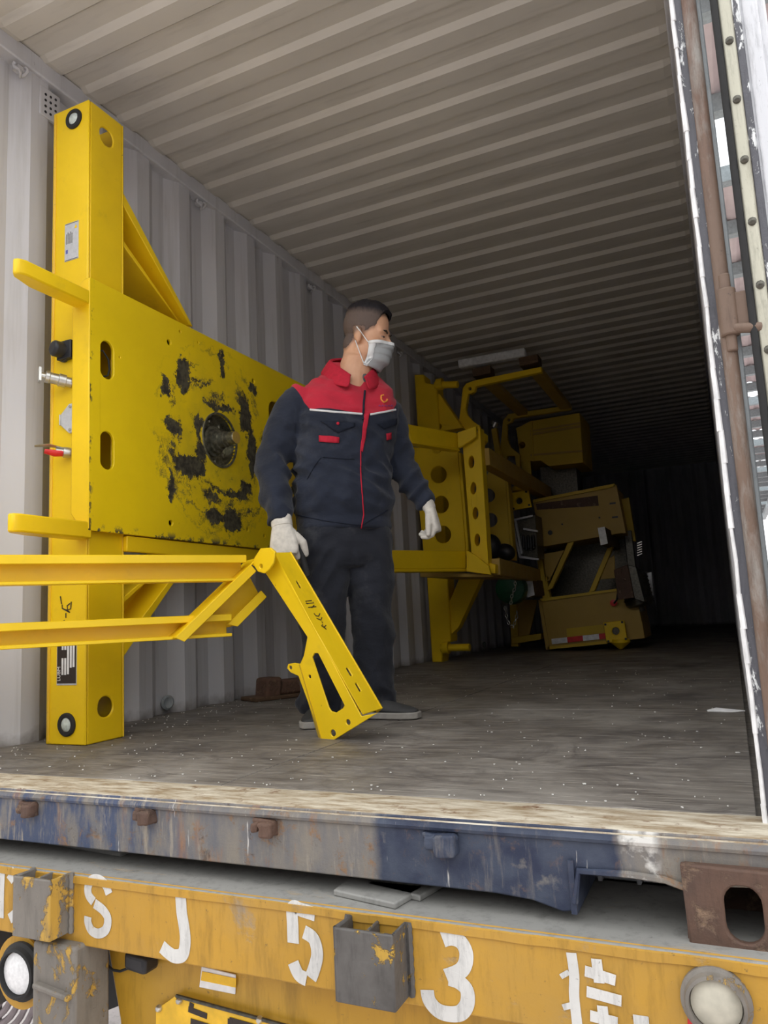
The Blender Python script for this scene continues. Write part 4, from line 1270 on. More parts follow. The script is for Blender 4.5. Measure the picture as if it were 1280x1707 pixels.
mb = MB(); mb.box((at(900, 780, 6.0).x, 6.0, 0.0), (at(960, 780, 6.0).x, 6.3, at(900, 779, 6.0).z))
mb.build('pedestal', M['dark_steel'], g1)

# white tube and its wooden packers under the roof
wt = thing('white_tube', 'long white square tube lying across the guard frame under the roof', 'tube', tuple(at(820, 606, 4.5)))
a, b = at(766, 608, 4.45), at(876, 588, 4.45)
a = a + V3((0, 0, 0.0))
mb = MB(); mb.beam(a, b, (0, 0, 1), 0.075, 0.075)
tb_ = mb.build('tube_body', M['white'], wt, bevel=0.012)
mb = MB(); mb.beam(a + V3((0.004, -0.002, 0)), a + V3((-0.004, -0.002, 0)), (0, 0, 1), 0.06, 0.06); mb.build('end_cap', M['plate_silver'], wt, bevel=0.006)
M['timber'] = worn('dark_timber', (0.13, 0.075, 0.04), (0.22, 0.13, 0.07), 9, 0.55, 0.1, 0.8, (0.5, 3, 3))
for px, py in ((806, 622), (884, 604)):
    c = at(px, py, 4.5)
    mb = MB(); mb.obox(c, (1, 0, 0.02), (0, 1, 0), (0, 0, 1), 0.16, 0.14, 0.07)
    mb.build('wood_packer', M['timber'], wt, bevel=0.004)

# tilted yellow chassis
Y3 = 5.4
cs = thing('tilted_chassis', 'tilted yellow chassis of two open boxes joined by diagonal struts deep in the container', 'chassis', (at(980, 1080, Y3).x, Y3 + 0.2, 0))
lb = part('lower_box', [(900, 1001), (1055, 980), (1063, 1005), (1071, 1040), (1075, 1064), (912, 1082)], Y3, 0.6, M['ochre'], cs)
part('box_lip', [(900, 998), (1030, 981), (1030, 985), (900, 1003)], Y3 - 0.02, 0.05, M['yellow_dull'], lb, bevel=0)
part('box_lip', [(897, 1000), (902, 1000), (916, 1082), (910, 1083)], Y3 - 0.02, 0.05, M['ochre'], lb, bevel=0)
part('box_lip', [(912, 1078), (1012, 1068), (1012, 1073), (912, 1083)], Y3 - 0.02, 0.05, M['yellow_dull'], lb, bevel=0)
part('recess_panel', [(944, 1048), (1004, 1041), (1008, 1055), (945, 1062)], Y3 - 0.003, 0.01, M['yellow_dull'], lb, bevel=0)
for i, (x0, x1) in enumerate(((919, 945), (945, 971), (971, 998), (998, 1010))):
    f = lambda x: 1073 - (x - 919)*0.105
    part('reflective_tape', [(x0, f(x0) - 8), (x1, f(x1) - 8), (x1 + 1, f(x1) + 1), (x0 + 1, f(x0) + 1)], Y3 - 0.022, 0.002, M['white'] if i % 2 == 0 else M['red'], lb, bevel=0)
def flange_plate(pts, hole, bolts, y, nm):
    o = part(nm, pts, y, 0.03, M['yellow'], cs, holes=(hole,))
    for px, py in bolts:
        c = at(px, py, y)
        mb = MB(); mb.lathe([(0.010, 0), (0.010, 0.008), (0.001, 0.010)], c, (0, -1, 0), 8); mb.build('bolt', M['black'], o)
    mb = MB()
    c = at(hole[0], hole[1], y + 0.03)
    mb.tube([c, c + V3((0, 0.06, 0))], 0.05, 14); mb.build('socket', M['dark_steel'], o)
    return o
flange_plate([(1005, 1038), (1040, 1034), (1046, 1068), (1011, 1072)], (1026, 1052, 6.5, 6.5), ((1009, 1041), (1037, 1037), (1043, 1065), (1014, 1069)), Y3 - 0.08, 'flange_plate')
flange_plate([(845, 823), (880, 817), (886, 845), (853, 851)], (865, 835, 5.5, 5.5), ((850, 825), (877, 820), (882, 842), (856, 848)), Y3 - 0.3, 'flange_plate')
c = at(1034, 1073, Y3 - 0.02)
mb = MB(); mb.lathe([(0.085, 0), (0.085, 0.03), (0.05, 0.06), (0.012, 0.09), (0.001, 0.09)], (c.x, c.y, 0.092), (0, 0, -1), 16); mb.build('cone_foot', M['yellow'], cs)
c = at(868, 818, Y3 - 0.28)
mb = MB(); mb.lathe([(0.08, 0), (0.08, 0.03), (0.045, 0.06), (0.012, 0.09)], c, (0, 0, 1), 16); mb.build('cone_foot', M['yellow'], cs)
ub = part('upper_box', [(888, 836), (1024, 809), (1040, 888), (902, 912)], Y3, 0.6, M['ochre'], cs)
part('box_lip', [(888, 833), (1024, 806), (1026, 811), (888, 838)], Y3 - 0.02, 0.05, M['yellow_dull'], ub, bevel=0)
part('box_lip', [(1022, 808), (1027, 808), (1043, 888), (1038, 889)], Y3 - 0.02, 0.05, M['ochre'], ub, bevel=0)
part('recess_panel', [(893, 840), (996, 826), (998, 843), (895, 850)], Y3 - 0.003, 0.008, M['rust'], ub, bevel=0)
for (px, py) in ((917, 888), (999, 863), (937, 874)):
    c = at(px, py, Y3)
    r = 0.022 if px == 917 else 0.008
    mb = MB(); mb.lathe([(r, 0), (r, 0.004), (0.001, 0.005)], c, (0, -1, 0), 14); mb.build('hole_plug', M['black'], ub)
for (px, py) in ((1021, 839), (1025, 862)):
    part('latch_slot', [(px - 5, py - 1), (px + 5, py - 2), (px + 5, py + 1), (px - 5, py + 2)], Y3 - 0.002, 0.004, M['black'], ub, bevel=0)
part('back_plate', [(1033, 833), (1048, 829), (1060, 903), (1044, 900)], Y3 + 0.35, 0.03, M['yellow_dull'], cs)
part('corner_post', [(891, 905), (903, 910), (918, 1003), (905, 1003)], Y3 + 0.05, 0.08, M['yellow_dull'], cs)
part('corner_post', [(1040, 885), (1052, 884), (1064, 985), (1050, 985)], Y3 + 0.30, 0.08, M['dark_steel'], cs)
part('strut', [(946, 905), (957, 902), (921, 980), (911, 985)], Y3 + 0.02, 0.07, M['yellow_dull'], cs)
part('strut_plate', [(903, 924), (940, 917), (916, 968), (908, 970)], Y3 + 0.05, 0.02, M['ochre'], cs, holes=((912, 964, 2.5, 3),))
part('strut', [(1012, 914), (1022, 911), (991, 985), (981, 988)], Y3 + 0.02, 0.07, M['yellow_dull'], cs)
part('strut_plate', [(1013, 932), (1024, 925), (1026, 964), (1000, 966)], Y3 + 0.05, 0.02, M['ochre'], cs)
part('rear_plate', [(902, 920), (1040, 890), (1052, 985), (908, 1003)], Y3 + 0.55, 0.02, M['dark_steel'], cs)
part('side_cover', [(1023, 950), (1046, 941), (1057, 996), (1030, 1000)], Y3 - 0.25, 0.03, M['rust'], cs)
part('side_box', [(1046, 941), (1060, 945), (1075, 1004), (1057, 998)], Y3 - 0.22, 0.4, M['dark_steel'], cs)
c = at(1076, 985, Y3)
mb = MB()
mb.lathe([(0.11, 0), (0.12, 0.02), (0.12, 0.26), (0.10, 0.28), (0.03, 0.29), (0.03, 0.33)], c + V3((-0.1, 0, 0.15)), (0.15, 0.1, -1), 20)
mt = mb.build('motor', M['dark_steel'], cs)
for i in range(6):
    mb = MB(); mb.lathe([(0.128, 0), (0.128, 0.008)], c + V3((-0.1, 0, 0.15)) + V3((0.15, 0.1, -1)).normalized()*(0.04 + 0.035*i), (0.15, 0.1, -1), 20); mb.build('cooling_fin', M['dark_steel'], mt)
mb = MB(); mb.tube([at(*q, Y3 - 0.1) for q in ((1026, 972), (1030, 985), (1028, 1000), (1023, 1006))], 0.008, 8); mb.build('cable', M['rubber'], cs)
c = at(1023, 1005, Y3 - 0.02)
mb = MB(); mb.lathe([(0.03, 0), (0.03, 0.02), (0.001, 0.025)], c, (0, -1, 0), 12); mb.build('cable_gland', M['red'], cs)
for i in range(6):
    mb = MB(); mb.beam(at(1062, 906 + 4*i, Y3 + 0.3), at(1070, 903 + 4*i, Y3 + 0.3), (0, 0, 1), 0.008, 0.02); mb.build('grille_bar', M['steel'], cs)
part('side_light', [(1078, 955), (1086, 953), (1090, 994), (1082, 997)], Y3 + 0.3, 0.05, M['plate_silver'], cs)
# timbers with whitewashed ends, wedged into the chassis
for i, (pts, lab) in enumerate((([(996, 880), (1008, 878), (1013, 906), (1001, 909)], 'dark timber with a white end wedged under the upper tilted box'), ([(875, 968), (887, 966), (891, 992), (879, 996)], 'dark timber with a white end beside the green chain hoist'))):
    o = thing('timber', lab, 'timber', tuple(at(*pts[3], 5.05)), 'white-ended timbers')
    part('timber_body', pts, 5.05, 0.8, M['timber'], o)
    part('painted_end', [(x, y) for x, y in pts], 5.046, 0.005, M['white'], o, bevel=0)
# control box with a bright frame
kb = thing('control_box', 'dark open control box with a metal frame between the yellow plates', 'control box', tuple(at(873, 928, 5.0)))
part('box_shell', [(853, 868), (892, 858), (897, 930), (866, 928)], 5.1, 0.25, M['dark_steel'], kb)
for pts in ([(851, 866), (854, 866), (868, 928), (865, 929)], [(865, 926), (898, 931), (898, 934), (866, 930)], [(857, 868), (860, 867), (871, 922), (868, 924)], [(852, 866), (888, 858), (888, 861), (853, 869)], [(872, 880), (896, 884), (896, 887), (872, 883)]):
    part('frame_bar', pts, 5.06, 0.03, M['plate_silver'], kb, bevel=0)
mb = MB()
for i in range(5):
    c = at(872 + 4*i, 892 + 3*(i % 2), 5.06); mb.tube([c, c + V3((0, -0.015, -0.12))], 0.012, 8)
mb.build('cable_tails', M['black'], kb)
# green chain hoist
gh = at(852, 985, 4.9)
ho = thing('chain_hoist', 'dark green chain hoist with hanging steel chain below the beam', 'hoist', tuple(gh))
M['green'] = plain('hoist_green', (0.01, 0.10, 0.045), 0.5)
mb = MB(); mb.lathe([(0.05, 0), (0.13, 0.02), (0.14, 0.10), (0.12, 0.15), (0.06, 0.17)], gh + V3((0, -0.06, 0.02)), (0, 1, 0), 20)
mb.obox(gh + V3((0.0, 0.02, 0.16)), (1, 0, 0), (0, 1, 0), (0, 0, 1), 0.07, 0.06, 0.14)
mb.build('hoist_body', M['green'], ho, bevel=0.006)
lk = MB(); lk.tube([(0.010*math.cos(t), 0, 0.017*math.sin(t)) for t in [2*PI*j/12 for j in range(13)]], 0.0035, 6)
lm = lk.mesh('chain_link')
cp = [(858, 962), (859, 978), (853, 994), (851, 1010)], [(842, 1014), (845, 1032), (850, 1044), (856, 1044), (861, 1028), (862, 1014)]
for pth in cp:
    P3 = [at(*q, 4.82) for q in pth]
    acc = []
    for a, b in zip(P3[:-1], P3[1:]):
        n = max(2, int((b-a).length/0.026))
        acc += [(a + (b-a)*i/n, (b-a)) for i in range(n)]
    for i, (p, d) in enumerate(acc):
        o = piece('chain_link', lm, M['steel'], p, ho)
        o.rotation_euler = (0, math.atan2(d.x, d.z), 0) if i % 2 else (0, math.atan2(d.x, d.z), 0)
        if i % 2:
            o.rotation_euler = (0, math.atan2(d.x, d.z), PI/2)
# small yellow stand on the floor behind the hoist
sx = at(855, 1070, 5.7)
st = thing('yellow_stand', 'small dull yellow stand on the floor below the green hoist', 'stand', (sx.x, 5.7, 0))
part('upright', [(849, 1000), (860, 1000), (864, 1078), (852, 1078)], 5.7, 0.08, M['yellow_dull'], st)
part('foot_bar', [(853, 1062), (902, 1056), (902, 1066), (853, 1074)], 5.68, 0.10, M['yellow_dull'], st)
part('gusset', [(862, 1000), (896, 1000), (882, 1060), (864, 1064)], 5.75, 0.02, M['ochre'], st)
# split block of wood against the wall
wp = atz(474, 1162, 0.0)
wb = thing('wood_block', 'rough brown wood block lying on the floor against the left wall', 'wood block', (wp.x, wp.y, 0))
M['wood'] = worn('rough_wood', (0.16, 0.085, 0.055), (0.30, 0.19, 0.12), 16, 0.52, 0.12, 0.85, (1, 4, 4), bump=0.5)
mb = MB(); mb.obox(wp + V3((0.02, 0.03, 0.055)), (0.5, 1, 0), (1, -0.5, 0), (0, 0, 1), 0.30, 0.10, 0.07); mb.build('billet', M['wood'], wb, bevel=0.012)
mb = MB(); mb.obox(wp + V3((-0.03, -0.10, 0.055)), (0.5, 1, 0), (1, -0.5, 0), (0.1, 0, 1), 0.09, 0.12, 0.11); mb.build('billet', M['wood'], wb, bevel=0.014)
mb = MB(); mb.obox(wp + V3((0.0, 0.0, 0.010)), (0.5, 1, 0), (1, -0.5, 0), (0, 0, 1), 0.42, 0.16, 0.02); mb.build('bark_board', M['timber'], wb, bevel=0.005)
# ------------------------------------------------------------------ worker
PO = V3((0.985, 1.085, 0))
PF = V3((0.65, -0.76, 0)).normalized()
PL = V3((-PF.y, PF.x, 0))
UP = V3((0, 0, 1))
def W(l, f, z):
    return PO + PL*l + PF*f + UP*z
def voxel(mb, size, smooth=4, fac=0.5):
    bmesh.ops.recalc_face_normals(mb.bm, faces=mb.bm.faces)
    me = bpy.data.meshes.new('tmp')
    mb.bm.to_mesh(me); mb.bm.free()
    o = bpy.data.objects.new('tmp', me); COL.objects.link(o)
    r = o.modifiers.new('r', 'REMESH'); r.mode = 'VOXEL'; r.voxel_size = size
    s = o.modifiers.new('s', 'SMOOTH'); s.factor = fac; s.iterations = smooth
    dg = bpy.context.evaluated_depsgraph_get()
    out = bpy.data.meshes.new_from_object(o.evaluated_get(dg))
    bpy.data.objects.remove(o)
    for p in out.polygons:
        p.use_smooth = True
    return out
def bvh_of(me):
    return BVHTree.FromPolygons([v.co.copy() for v in me.vertices], [tuple(p.vertices) for p in me.polygons])
def oval(c, a, b, n=28, e=2.3, U=None, Vv=None):
    U, Vv = U or PL, Vv or PF
    out = []
    for i in range(n):
        t = 2*PI*i/n
        cs_, sn = math.cos(t), math.sin(t)
        out.append(c + U*(a*math.copysign(abs(cs_)**(2/e), cs_)) + Vv*(b*math.copysign(abs(sn)**(2/e), sn)))
    return out
def torso(mb, rows, e=2.4):
    mb.rings([oval(W(l, f, z), a, b, e=e) for z, l, f, a, b in rows])
def limb(mb, pts, n=16):                       # pts: (l, f, z, r)
    P = [W(l, f, z) for l, f, z, r in pts]
    mb.tube(P, [p[3] for p in pts], n)
def spline(pts, n=5):                          # Catmull-Rom through tuples
    out = []
    for i in range(len(pts)-1):
        p0, p1, p2, p3 = pts[max(i-1, 0)], pts[i], pts[i+1], pts[min(i+2, len(pts)-1)]
        for j in range(n):
            t = j/n
            out.append(tuple(0.5*((2*b) + (-a + c)*t + (2*a - 5*b + 4*c - d)*t*t + (-a + 3*b - 3*c + d)*t**3) for a, b, c, d in zip(p0, p1, p2, p3)))
    out.append(tuple(pts[-1]))
    return out
def fabric(name, cols, bump=0.55):
    k = NT(name)
    at_ = k.n('ShaderNodeAttribute'); at_.attribute_name = 'zone'
    f = k.ramp(at_.outputs['Fac'], -0.0008, 0.0008)
    v1 = k.ramp(k.noise(7, 4), 0.3, 0.7)
    base = k.mix(v1, tuple(c*0.8 for c in cols[0]), tuple(c*1.2 for c in cols[0]))
    base = k.mix(k.ramp(k.noise(5, 5, 0.7), 0.55, 0.8, 0, cols[2] if len(cols) > 2 else 0.0), base, (0.16, 0.16, 0.16))
    red = k.mix(v1, tuple(c*0.85 for c in cols[1]), tuple(min(1, c*1.12) for c in cols[1]))
    wv = k.noise(420, 2)
    big = k.noise(16, 4, 0.55, vec=k.mp((1, 1, 1.6)))
    k.bump(k.math('ADD', k.math('MULTIPLY', wv, 0.10), big), bump, 0.012)
    k.b.inputs['Sheen Weight'].default_value = 0.15
    return k.out(k.mix(f, base, red), 0.85, 0, 0.2)
M['jacket'] = fabric('jacket_navy_red', ((0.021, 0.026, 0.042), (0.50, 0.022, 0.045), 0.22))
M['trouser'] = fabric('trouser_dark', ((0.020, 0.022, 0.030), (0.02, 0.02, 0.03), 0.40))
M['red_cloth'] = plain('red_cloth', (0.49, 0.021, 0.043), 0.85, 0, 0.12, 60, 0.2)
M['navy_cloth'] = plain('navy_cloth', (0.016, 0.020, 0.033), 0.85, 0, 0.15, 60, 0.2)
M['white_cloth'] = plain('white_piping', (0.80, 0.80, 0.80), 0.8, 0, 0.05, 60, 0.2)
M['glove'] = plain('knit_glove', (0.66, 0.62, 0.55), 0.9, 0, 0.14, 45, 0.2)
M['mask'] = plain('mask_fabric', (0.38, 0.395, 0.40), 0.85, 0, 0.06, 40, 0.2)
M['mask_white'] = plain('mask_white', (0.80, 0.81, 0.80), 0.8, 0, 0.04, 40, 0.2)
M['sole'] = plain('shoe_sole', (0.33, 0.31, 0.28), 0.8)
M['shoe'] = plain('shoe_upper', (0.045, 0.045, 0.045), 0.7)
pr = thing('person', 'worker in navy and red jacket with face mask and white gloves holding the yellow support', 'person', (PO.x, PO.y, 0))

# --- arm and leg paths
armR = spline([(-0.128, -0.01, 1.288, 0.066), (-0.192, -0.015, 1.195, 0.075), (-0.252, -0.02, 1.06, 0.068), (-0.275, 0.01, 0.96, 0.063), (-0.275, 0.055, 0.85, 0.055), (-0.268, 0.095, 0.748, 0.047)])
armL = spline([(0.165, -0.01, 1.262, 0.074), (0.218, -0.02, 1.18, 0.068), (0.242, -0.02, 1.06, 0.060), (0.260, 0.0, 0.975, 0.057), (0.298, 0.05, 0.885, 0.047), (0.328, 0.08, 0.818, 0.039)])
legR = spline([(-0.085, 0, 0.70, 0.105), (-0.092, 0.01, 0.55, 0.100), (-0.104, 0.02, 0.40, 0.083), (-0.112, 0.0, 0.25, 0.078), (-0.122, -0.01, 0.10, 0.074), (-0.124, -0.01, 0.035, 0.076)])
legL = spline([(0.085, 0, 0.70, 0.105), (0.090, 0.01, 0.55, 0.097), (0.100, 0.015, 0.40, 0.078), (0.097, 0.0, 0.25, 0.077), (0.088, -0.01, 0.10, 0.078), (0.088, -0.01, 0.045, 0.079)])

# --- head frame
hf = V3((0.99, 0.10, -0.20)).normalized()
hl = UP.cross(hf).normalized()
hu = hf.cross(hl).normalized()
HO = W(0.126, 0.02, 1.520)
def Hd(x, y, z):
    return HO + hl*x + hf*y + hu*z
def hell(mb, c, r, tilt=0.0):
    mb.ellipsoid(Hd(*c), (hl*r[0], (hf*math.cos(tilt) + hu*math.sin(tilt))*r[1], (hu*math.cos(tilt) - hf*math.sin(tilt))*r[2]), 28, 18)
mb = MB()
hell(mb, (0, -0.012, 0.060), (0.077, 0.097, 0.088))
hell(mb, (0, 0.028, -0.015), (0.066, 0.066, 0.098))
hell(mb, (0, 0.040, -0.075), (0.050, 0.048, 0.042))
hell(mb, (0, 0.066, -0.090), (0.026, 0.024, 0.022))
hell(mb, (0, 0.066, 0.034), (0.052, 0.026, 0.020))
for sx in (-1, 1):
    hell(mb, (sx*0.040, 0.056, -0.026), (0.028, 0.030, 0.024))
    hell(mb, (sx*0.054, 0.010, -0.060), (0.016, 0.045, 0.030))
    hell(mb, (sx*0.030, 0.073, 0.023), (0.026, 0.015, 0.010))
    mb.ellipsoid(Hd(sx*0.078, -0.012, 0.0), ((hl*0.75*sx - hf*0.5)*0.012, (hf + hl*0.3*sx)*0.019, hu*0.034 - hf*0.006), 16, 12)
    hell(mb, (sx*0.078, -0.004, -0.026), (0.009, 0.010, 0.012))
    hell(mb, (sx*0.012, 0.098, -0.036), (0.010, 0.013, 0.009))
mb.tube([Hd(0, 0.082, 0.020), Hd(0, 0.092, 0.002), Hd(0, 0.104, -0.018), Hd(0, 0.108, -0.032), Hd(0, 0.092, -0.042)], [0.009, 0.010, 0.013, 0.014, 0.008], 12)
hell(mb, (0, 0.086, -0.060), (0.022, 0.012, 0.007))
hell(mb, (0, -0.045, -0.03), (0.060, 0.050, 0.075))
hell(mb, (0, -0.045, -0.08), (0.056, 0.046, 0.06))
nk = [Hd(0, -0.022, -0.04), Hd(0, -0.026, -0.085), W(0.083, 0.008, 1.42), W(0.070, 0.006, 1.365), W(0.06, 0.0, 1.30)]
mb.tube(nk, [0.060, 0.063, 0.067, 0.074, 0.09], 20)
torso(mb, [(0.72, 0, 0, 0.15, 0.095), (0.95, 0, 0, 0.155, 0.10), (1.15, 0.025, 0, 0.17, 0.10), (1.27, 0.035, -0.01, 0.155, 0.08), (1.35, 0.055, -0.012, 0.09, 0.06)])
limb(mb, [(p[0], p[1], p[2], p[3]*0.52) for p in armR]); limb(mb, [(p[0], p[1], p[2], p[3]*0.52) for p in armL])
limb(mb, [(p[0], p[1], p[2], p[3]*0.75) for p in legR]); limb(mb, [(p[0], p[1], p[2], p[3]*0.75) for p in legL])
bme = voxel(mb, 0.0045, 5)
def hloc(p):
    d = p - HO
    return d.dot(hl), d.dot(hf), d.dot(hu)
def sstep(a, b, x):
    t = min(1, max(0, (x - a)/(b - a))); return t*t*(3 - 2*t)
at_ = bme.attributes.new('stubble', 'FLOAT', 'POINT')
for v in bme.vertices:
    x, y, z = hloc(v.co)
    hairline = 0.100 - 0.060*sstep(0.068, 0.045, y) - 0.022*sstep(0.045, 0.012, y) - 0.070*sstep(0.0, -0.07, y)
    at_.data[v.index].value = sstep(hairline - 0.022, hairline + 0.01, z) if z > -0.12 else 0
k = NT('skin')
aa = k.n('ShaderNodeAttribute'); aa.attribute_name = 'stubble'
sk_ = k.mix(k.ramp(k.noise(14, 4), 0.3, 0.7), (0.60, 0.315, 0.185), (0.70, 0.40, 0.25))
k.b.inputs['Subsurface Weight'].default_value = 0.08
k.b.inputs['Subsurface Radius'].default_value = (0.02, 0.008, 0.004)
k.out(k.mix(k.math('MULTIPLY', aa.outputs['Fac'], 0.75), sk_, (0.10, 0.075, 0.065)), 0.5, 0, 0.4)
M['skin'] = k.m
body = link('body', bme, M['skin'], pr)
hbvh = bvh_of(bme)
# hair: short crop, thicker on top
hb = bmesh.new(); hb.from_mesh(bme)
kill = []
for f in hb.faces:
    x, y, z = hloc(f.calc_center_median())
    hl_ = 0.104 - 0.060*sstep(0.070, 0.047, y) - 0.024*sstep(0.047, 0.014, y) - 0.070*sstep(0.0, -0.07, y) - 0.004*math.sin(x*90)
    ear = (abs(x) > 0.055 and -0.040 < y < 0.012 and z < 0.034)
    if z < hl_ or ear or z < -0.075 or (z < -0.04 and y > -0.05):
        kill.append(f)
bmesh.ops.delete(hb, geom=kill, context='FACES')
hb.normal_update()
lay = hb.verts.layers.float.new('top')
for v in hb.verts:
    x, y, z = hloc(v.co)
    top = sstep(0.080, 0.122, z + 0.25*max(0, y - 0.03))
    v[lay] = top
    t = 0.0022 + 0.017*top + 0.004*top*mnoise.noise(v.co*90)
    if v.is_boundary:
        t = 0.0006 + 0.004*top
    v.co += v.normal*t + hf*0.004*top
hme = bpy.data.meshes.new('hair'); hb.to_mesh(hme); hb.free()
for p in hme.polygons: p.use_smooth = True
k = NT('hair')
aa = k.n('ShaderNodeAttribute'); aa.attribute_name = 'top'
n_ = k.noise(160, 4, vec=k.mp((1, 1, 0.4)))
c = k.mix(k.ramp(k.math('ADD', aa.outputs['Fac'], k.math('MULTIPLY', k.math('SUBTRACT', n_, 0.5), 0.5)), 0.1, 0.75), (0.13, 0.095, 0.08), (0.012, 0.010, 0.012))
k.bump(n_, 0.5, 0.004)
k.out(c, 0.7, 0, 0.25)
link('hair', hme, k.m, pr)
# eyes and brows
for sx in (-1, 1):
    mb = MB(); mb.ellipsoid(Hd(sx*0.030, 0.076, 0.004), (hl*0.0130, hf*0.010, hu*0.0036), 14, 10)
    ey = mb.build('eye', plain('eye_white_%d' % (sx+1), (0.30, 0.25, 0.23), 0.35), pr)
    mb = MB(); mb.ellipsoid(Hd(sx*0.030, 0.084, 0.004), (hl*0.0062, hf*0.004, hu*0.0036), 12, 8)
    mb.build('iris', M['ink'], ey)
    mb = MB(); mb.tube([Hd(sx*0.016, 0.086, 0.0085), Hd(sx*0.030, 0.0875, 0.0105), Hd(sx*0.045, 0.078, 0.006)], [0.0018, 0.0024, 0.0016], 6)
    mb.build('eyelid', M['skin'], ey)
    mb = MB(); mb.tube([Hd(sx*0.014, 0.0925, 0.024), Hd(sx*0.030, 0.0915, 0.030), Hd(sx*0.047, 0.077, 0.027)], [0.0034, 0.0042, 0.0018], 6, ry=0.7)
    mb.build('eyebrow', M['ink'], pr)
# face mask: pleated sheet over nose and chin
P = []
NV, NU = 26, 22
for i in range(NV + 1):
    v = i/NV
    row = []
    for j in range(NU + 1):
        u = -1 + 2*j/NU
        phi = u*1.28
        z = -0.014 - 0.112*v - 0.010*(1 - abs(u))*(0.5 - v)*-1 - 0.012*abs(u)**2*(1 - v*1.4)
        fwd = 0.119 - 0.018*v - 0.030*sstep(0.6, 1.0, v) - 0.018*sstep(0.22, 0.0, v)
        lat = 0.072 - 0.010*v
        pl_ = 0.0075*(((v*4.0) % 1.0) - 0.5)*(1 - abs(u)**4)
        q = Hd(math.sin(phi)*lat, 0.002 + math.cos(phi)**0.9*(fwd + pl_) if math.cos(phi) > 0 else 0.0, z)
        c0 = Hd(0, 0.0, z)
        hit = hbvh.ray_cast(c0 + (q - c0).normalized()*0.3, -(q - c0).normalized())
        if hit[0] is not None:
            dmin = (hit[0] - c0).length + 0.003
            if (q - c0).length < dmin or abs(u) > 0.85:
                q = c0 + (q - c0).normalized()*max(dmin, (q - c0).length*(1 if abs(u) < 0.85 else 0.0))
        row.append(q)
    P.append(row)
mb = MB(); mb.grid(P)
mo_ = mb.build('face_mask', M['mask'], pr, angle=80)
sd = mo_.modifiers.new('t', 'SOLIDIFY'); sd.thickness = 0.0015; sd.offset = 1
mb = MB(); mb.grid([[p + (p - HO).normalized()*0.004 for p in P[i]] for i in range(0, 4)])
e_ = mb.build('mask_edge', M['mask_white'], mo_); sd = e_.modifiers.new('t', 'SOLIDIFY'); sd.thickness = 0.001; sd.offset = 1
for js in ((0, 1, 2), (NU - 2, NU - 1, NU)):
    mb = MB(); mb.grid([[P[i][j] + (P[i][j] - HO).normalized()*0.0045 for j in js] for i in range(0, NV + 1)])
    e_ = mb.build('mask_edge', M['mask_white'], mo_); sd = e_.modifiers.new('t', 'SOLIDIFY'); sd.thickness = 0.001; sd.offset = 1
for sx, jc in ((-1, 0), (1, NU)):
    for row, ez in ((1, 0.026), (NV - 1, -0.030)):
        p0, p1 = P[row][jc], Hd(sx*0.080, -0.016, ez)
        pts = []
        for i in range(9):
            q = p0.lerp(p1, i/8)
            c0 = Hd(0, -0.01, hloc(q)[2])
            hit = hbvh.ray_cast(c0 + (q - c0).normalized()*0.3, -(q - c0).normalized())
            if hit[0] is not None and (hit[0] - c0).length + 0.002 > (q - c0).length:
                q = c0 + (q - c0).normalized()*((hit[0] - c0).length + 0.002)
            pts.append(q)
        mb = MB(); mb.tube(pts, 0.0021, 7); mb.build('ear_loop', M['mask_white'], mo_)

# --- jacket
mb = MB()
torso(mb, [(0.722, 0.002, 0.0, 0.184, 0.130), (0.735, 0.002, 0.0, 0.190, 0.138), (0.775, 0.002, 0, 0.186, 0.134), (0.80, 0.002, 0, 0.195, 0.145), (0.87, 0.002, 0.004, 0.196, 0.150), (0.95, 0.0, 0.0, 0.192, 0.140), (1.06, 0.014, 0.0, 0.200, 0.138), (1.16, 0.028, 0.0, 0.208, 0.135), (1.24, 0.036, -0.004, 0.208, 0.126), (1.30, 0.042, -0.012, 0.190, 0.105), (1.345, 0.046, -0.022, 0.150, 0.080), (1.39, 0.052, -0.034, 0.108, 0.064), (1.43, 0.060, -0.040, 0.084, 0.055)])
limb(mb, armR, 20); limb(mb, armL, 20)
for arm, s in ((armR, 1), (armL, 1)):           # cuff bands
    e = arm[-1]; q = arm[-3]
    limb(mb, [(q[0], q[1], q[2], e[3] + 0.001), (e[0], e[1], e[2], e[3] - 0.002)], 20)
jme = voxel(mb, 0.0075, 5)
jz = jme.attributes.new('zone', 'FLOAT', 'POINT')
jb0 = bvh_of(jme)
def lz(px, py):
    h = jb0.ray_cast(CAM, ray(px, py).normalized())
    d = (h[0] if h[0] is not None else atp(px, py, W(0, 0.08, 1), PF)) - PO
    return d.dot(PL), d.z
(yl0, yz0), (yl1, yz1), (sr0, srz0), (sl0, slz0) = lz(517, 683), lz(650, 686), lz(494, 640), lz(662, 660)
yzm = lz(604, 690)[1]
print('YOKE', yl0, yz0, yl1, yz1, yzm, sr0, srz0, sl0, slz0)
jme.calc_loop_triangles()
nrm = [v.normal.copy() for v in jme.vertices]
def arm_w(p, arm):
    best = 9; bi = 0
    for i, a in enumerate(arm):
        d = (W(a[0], a[1], a[2]) - p).length
        if d < best: best, bi = d, i
    return best, bi/(len(arm)-1)
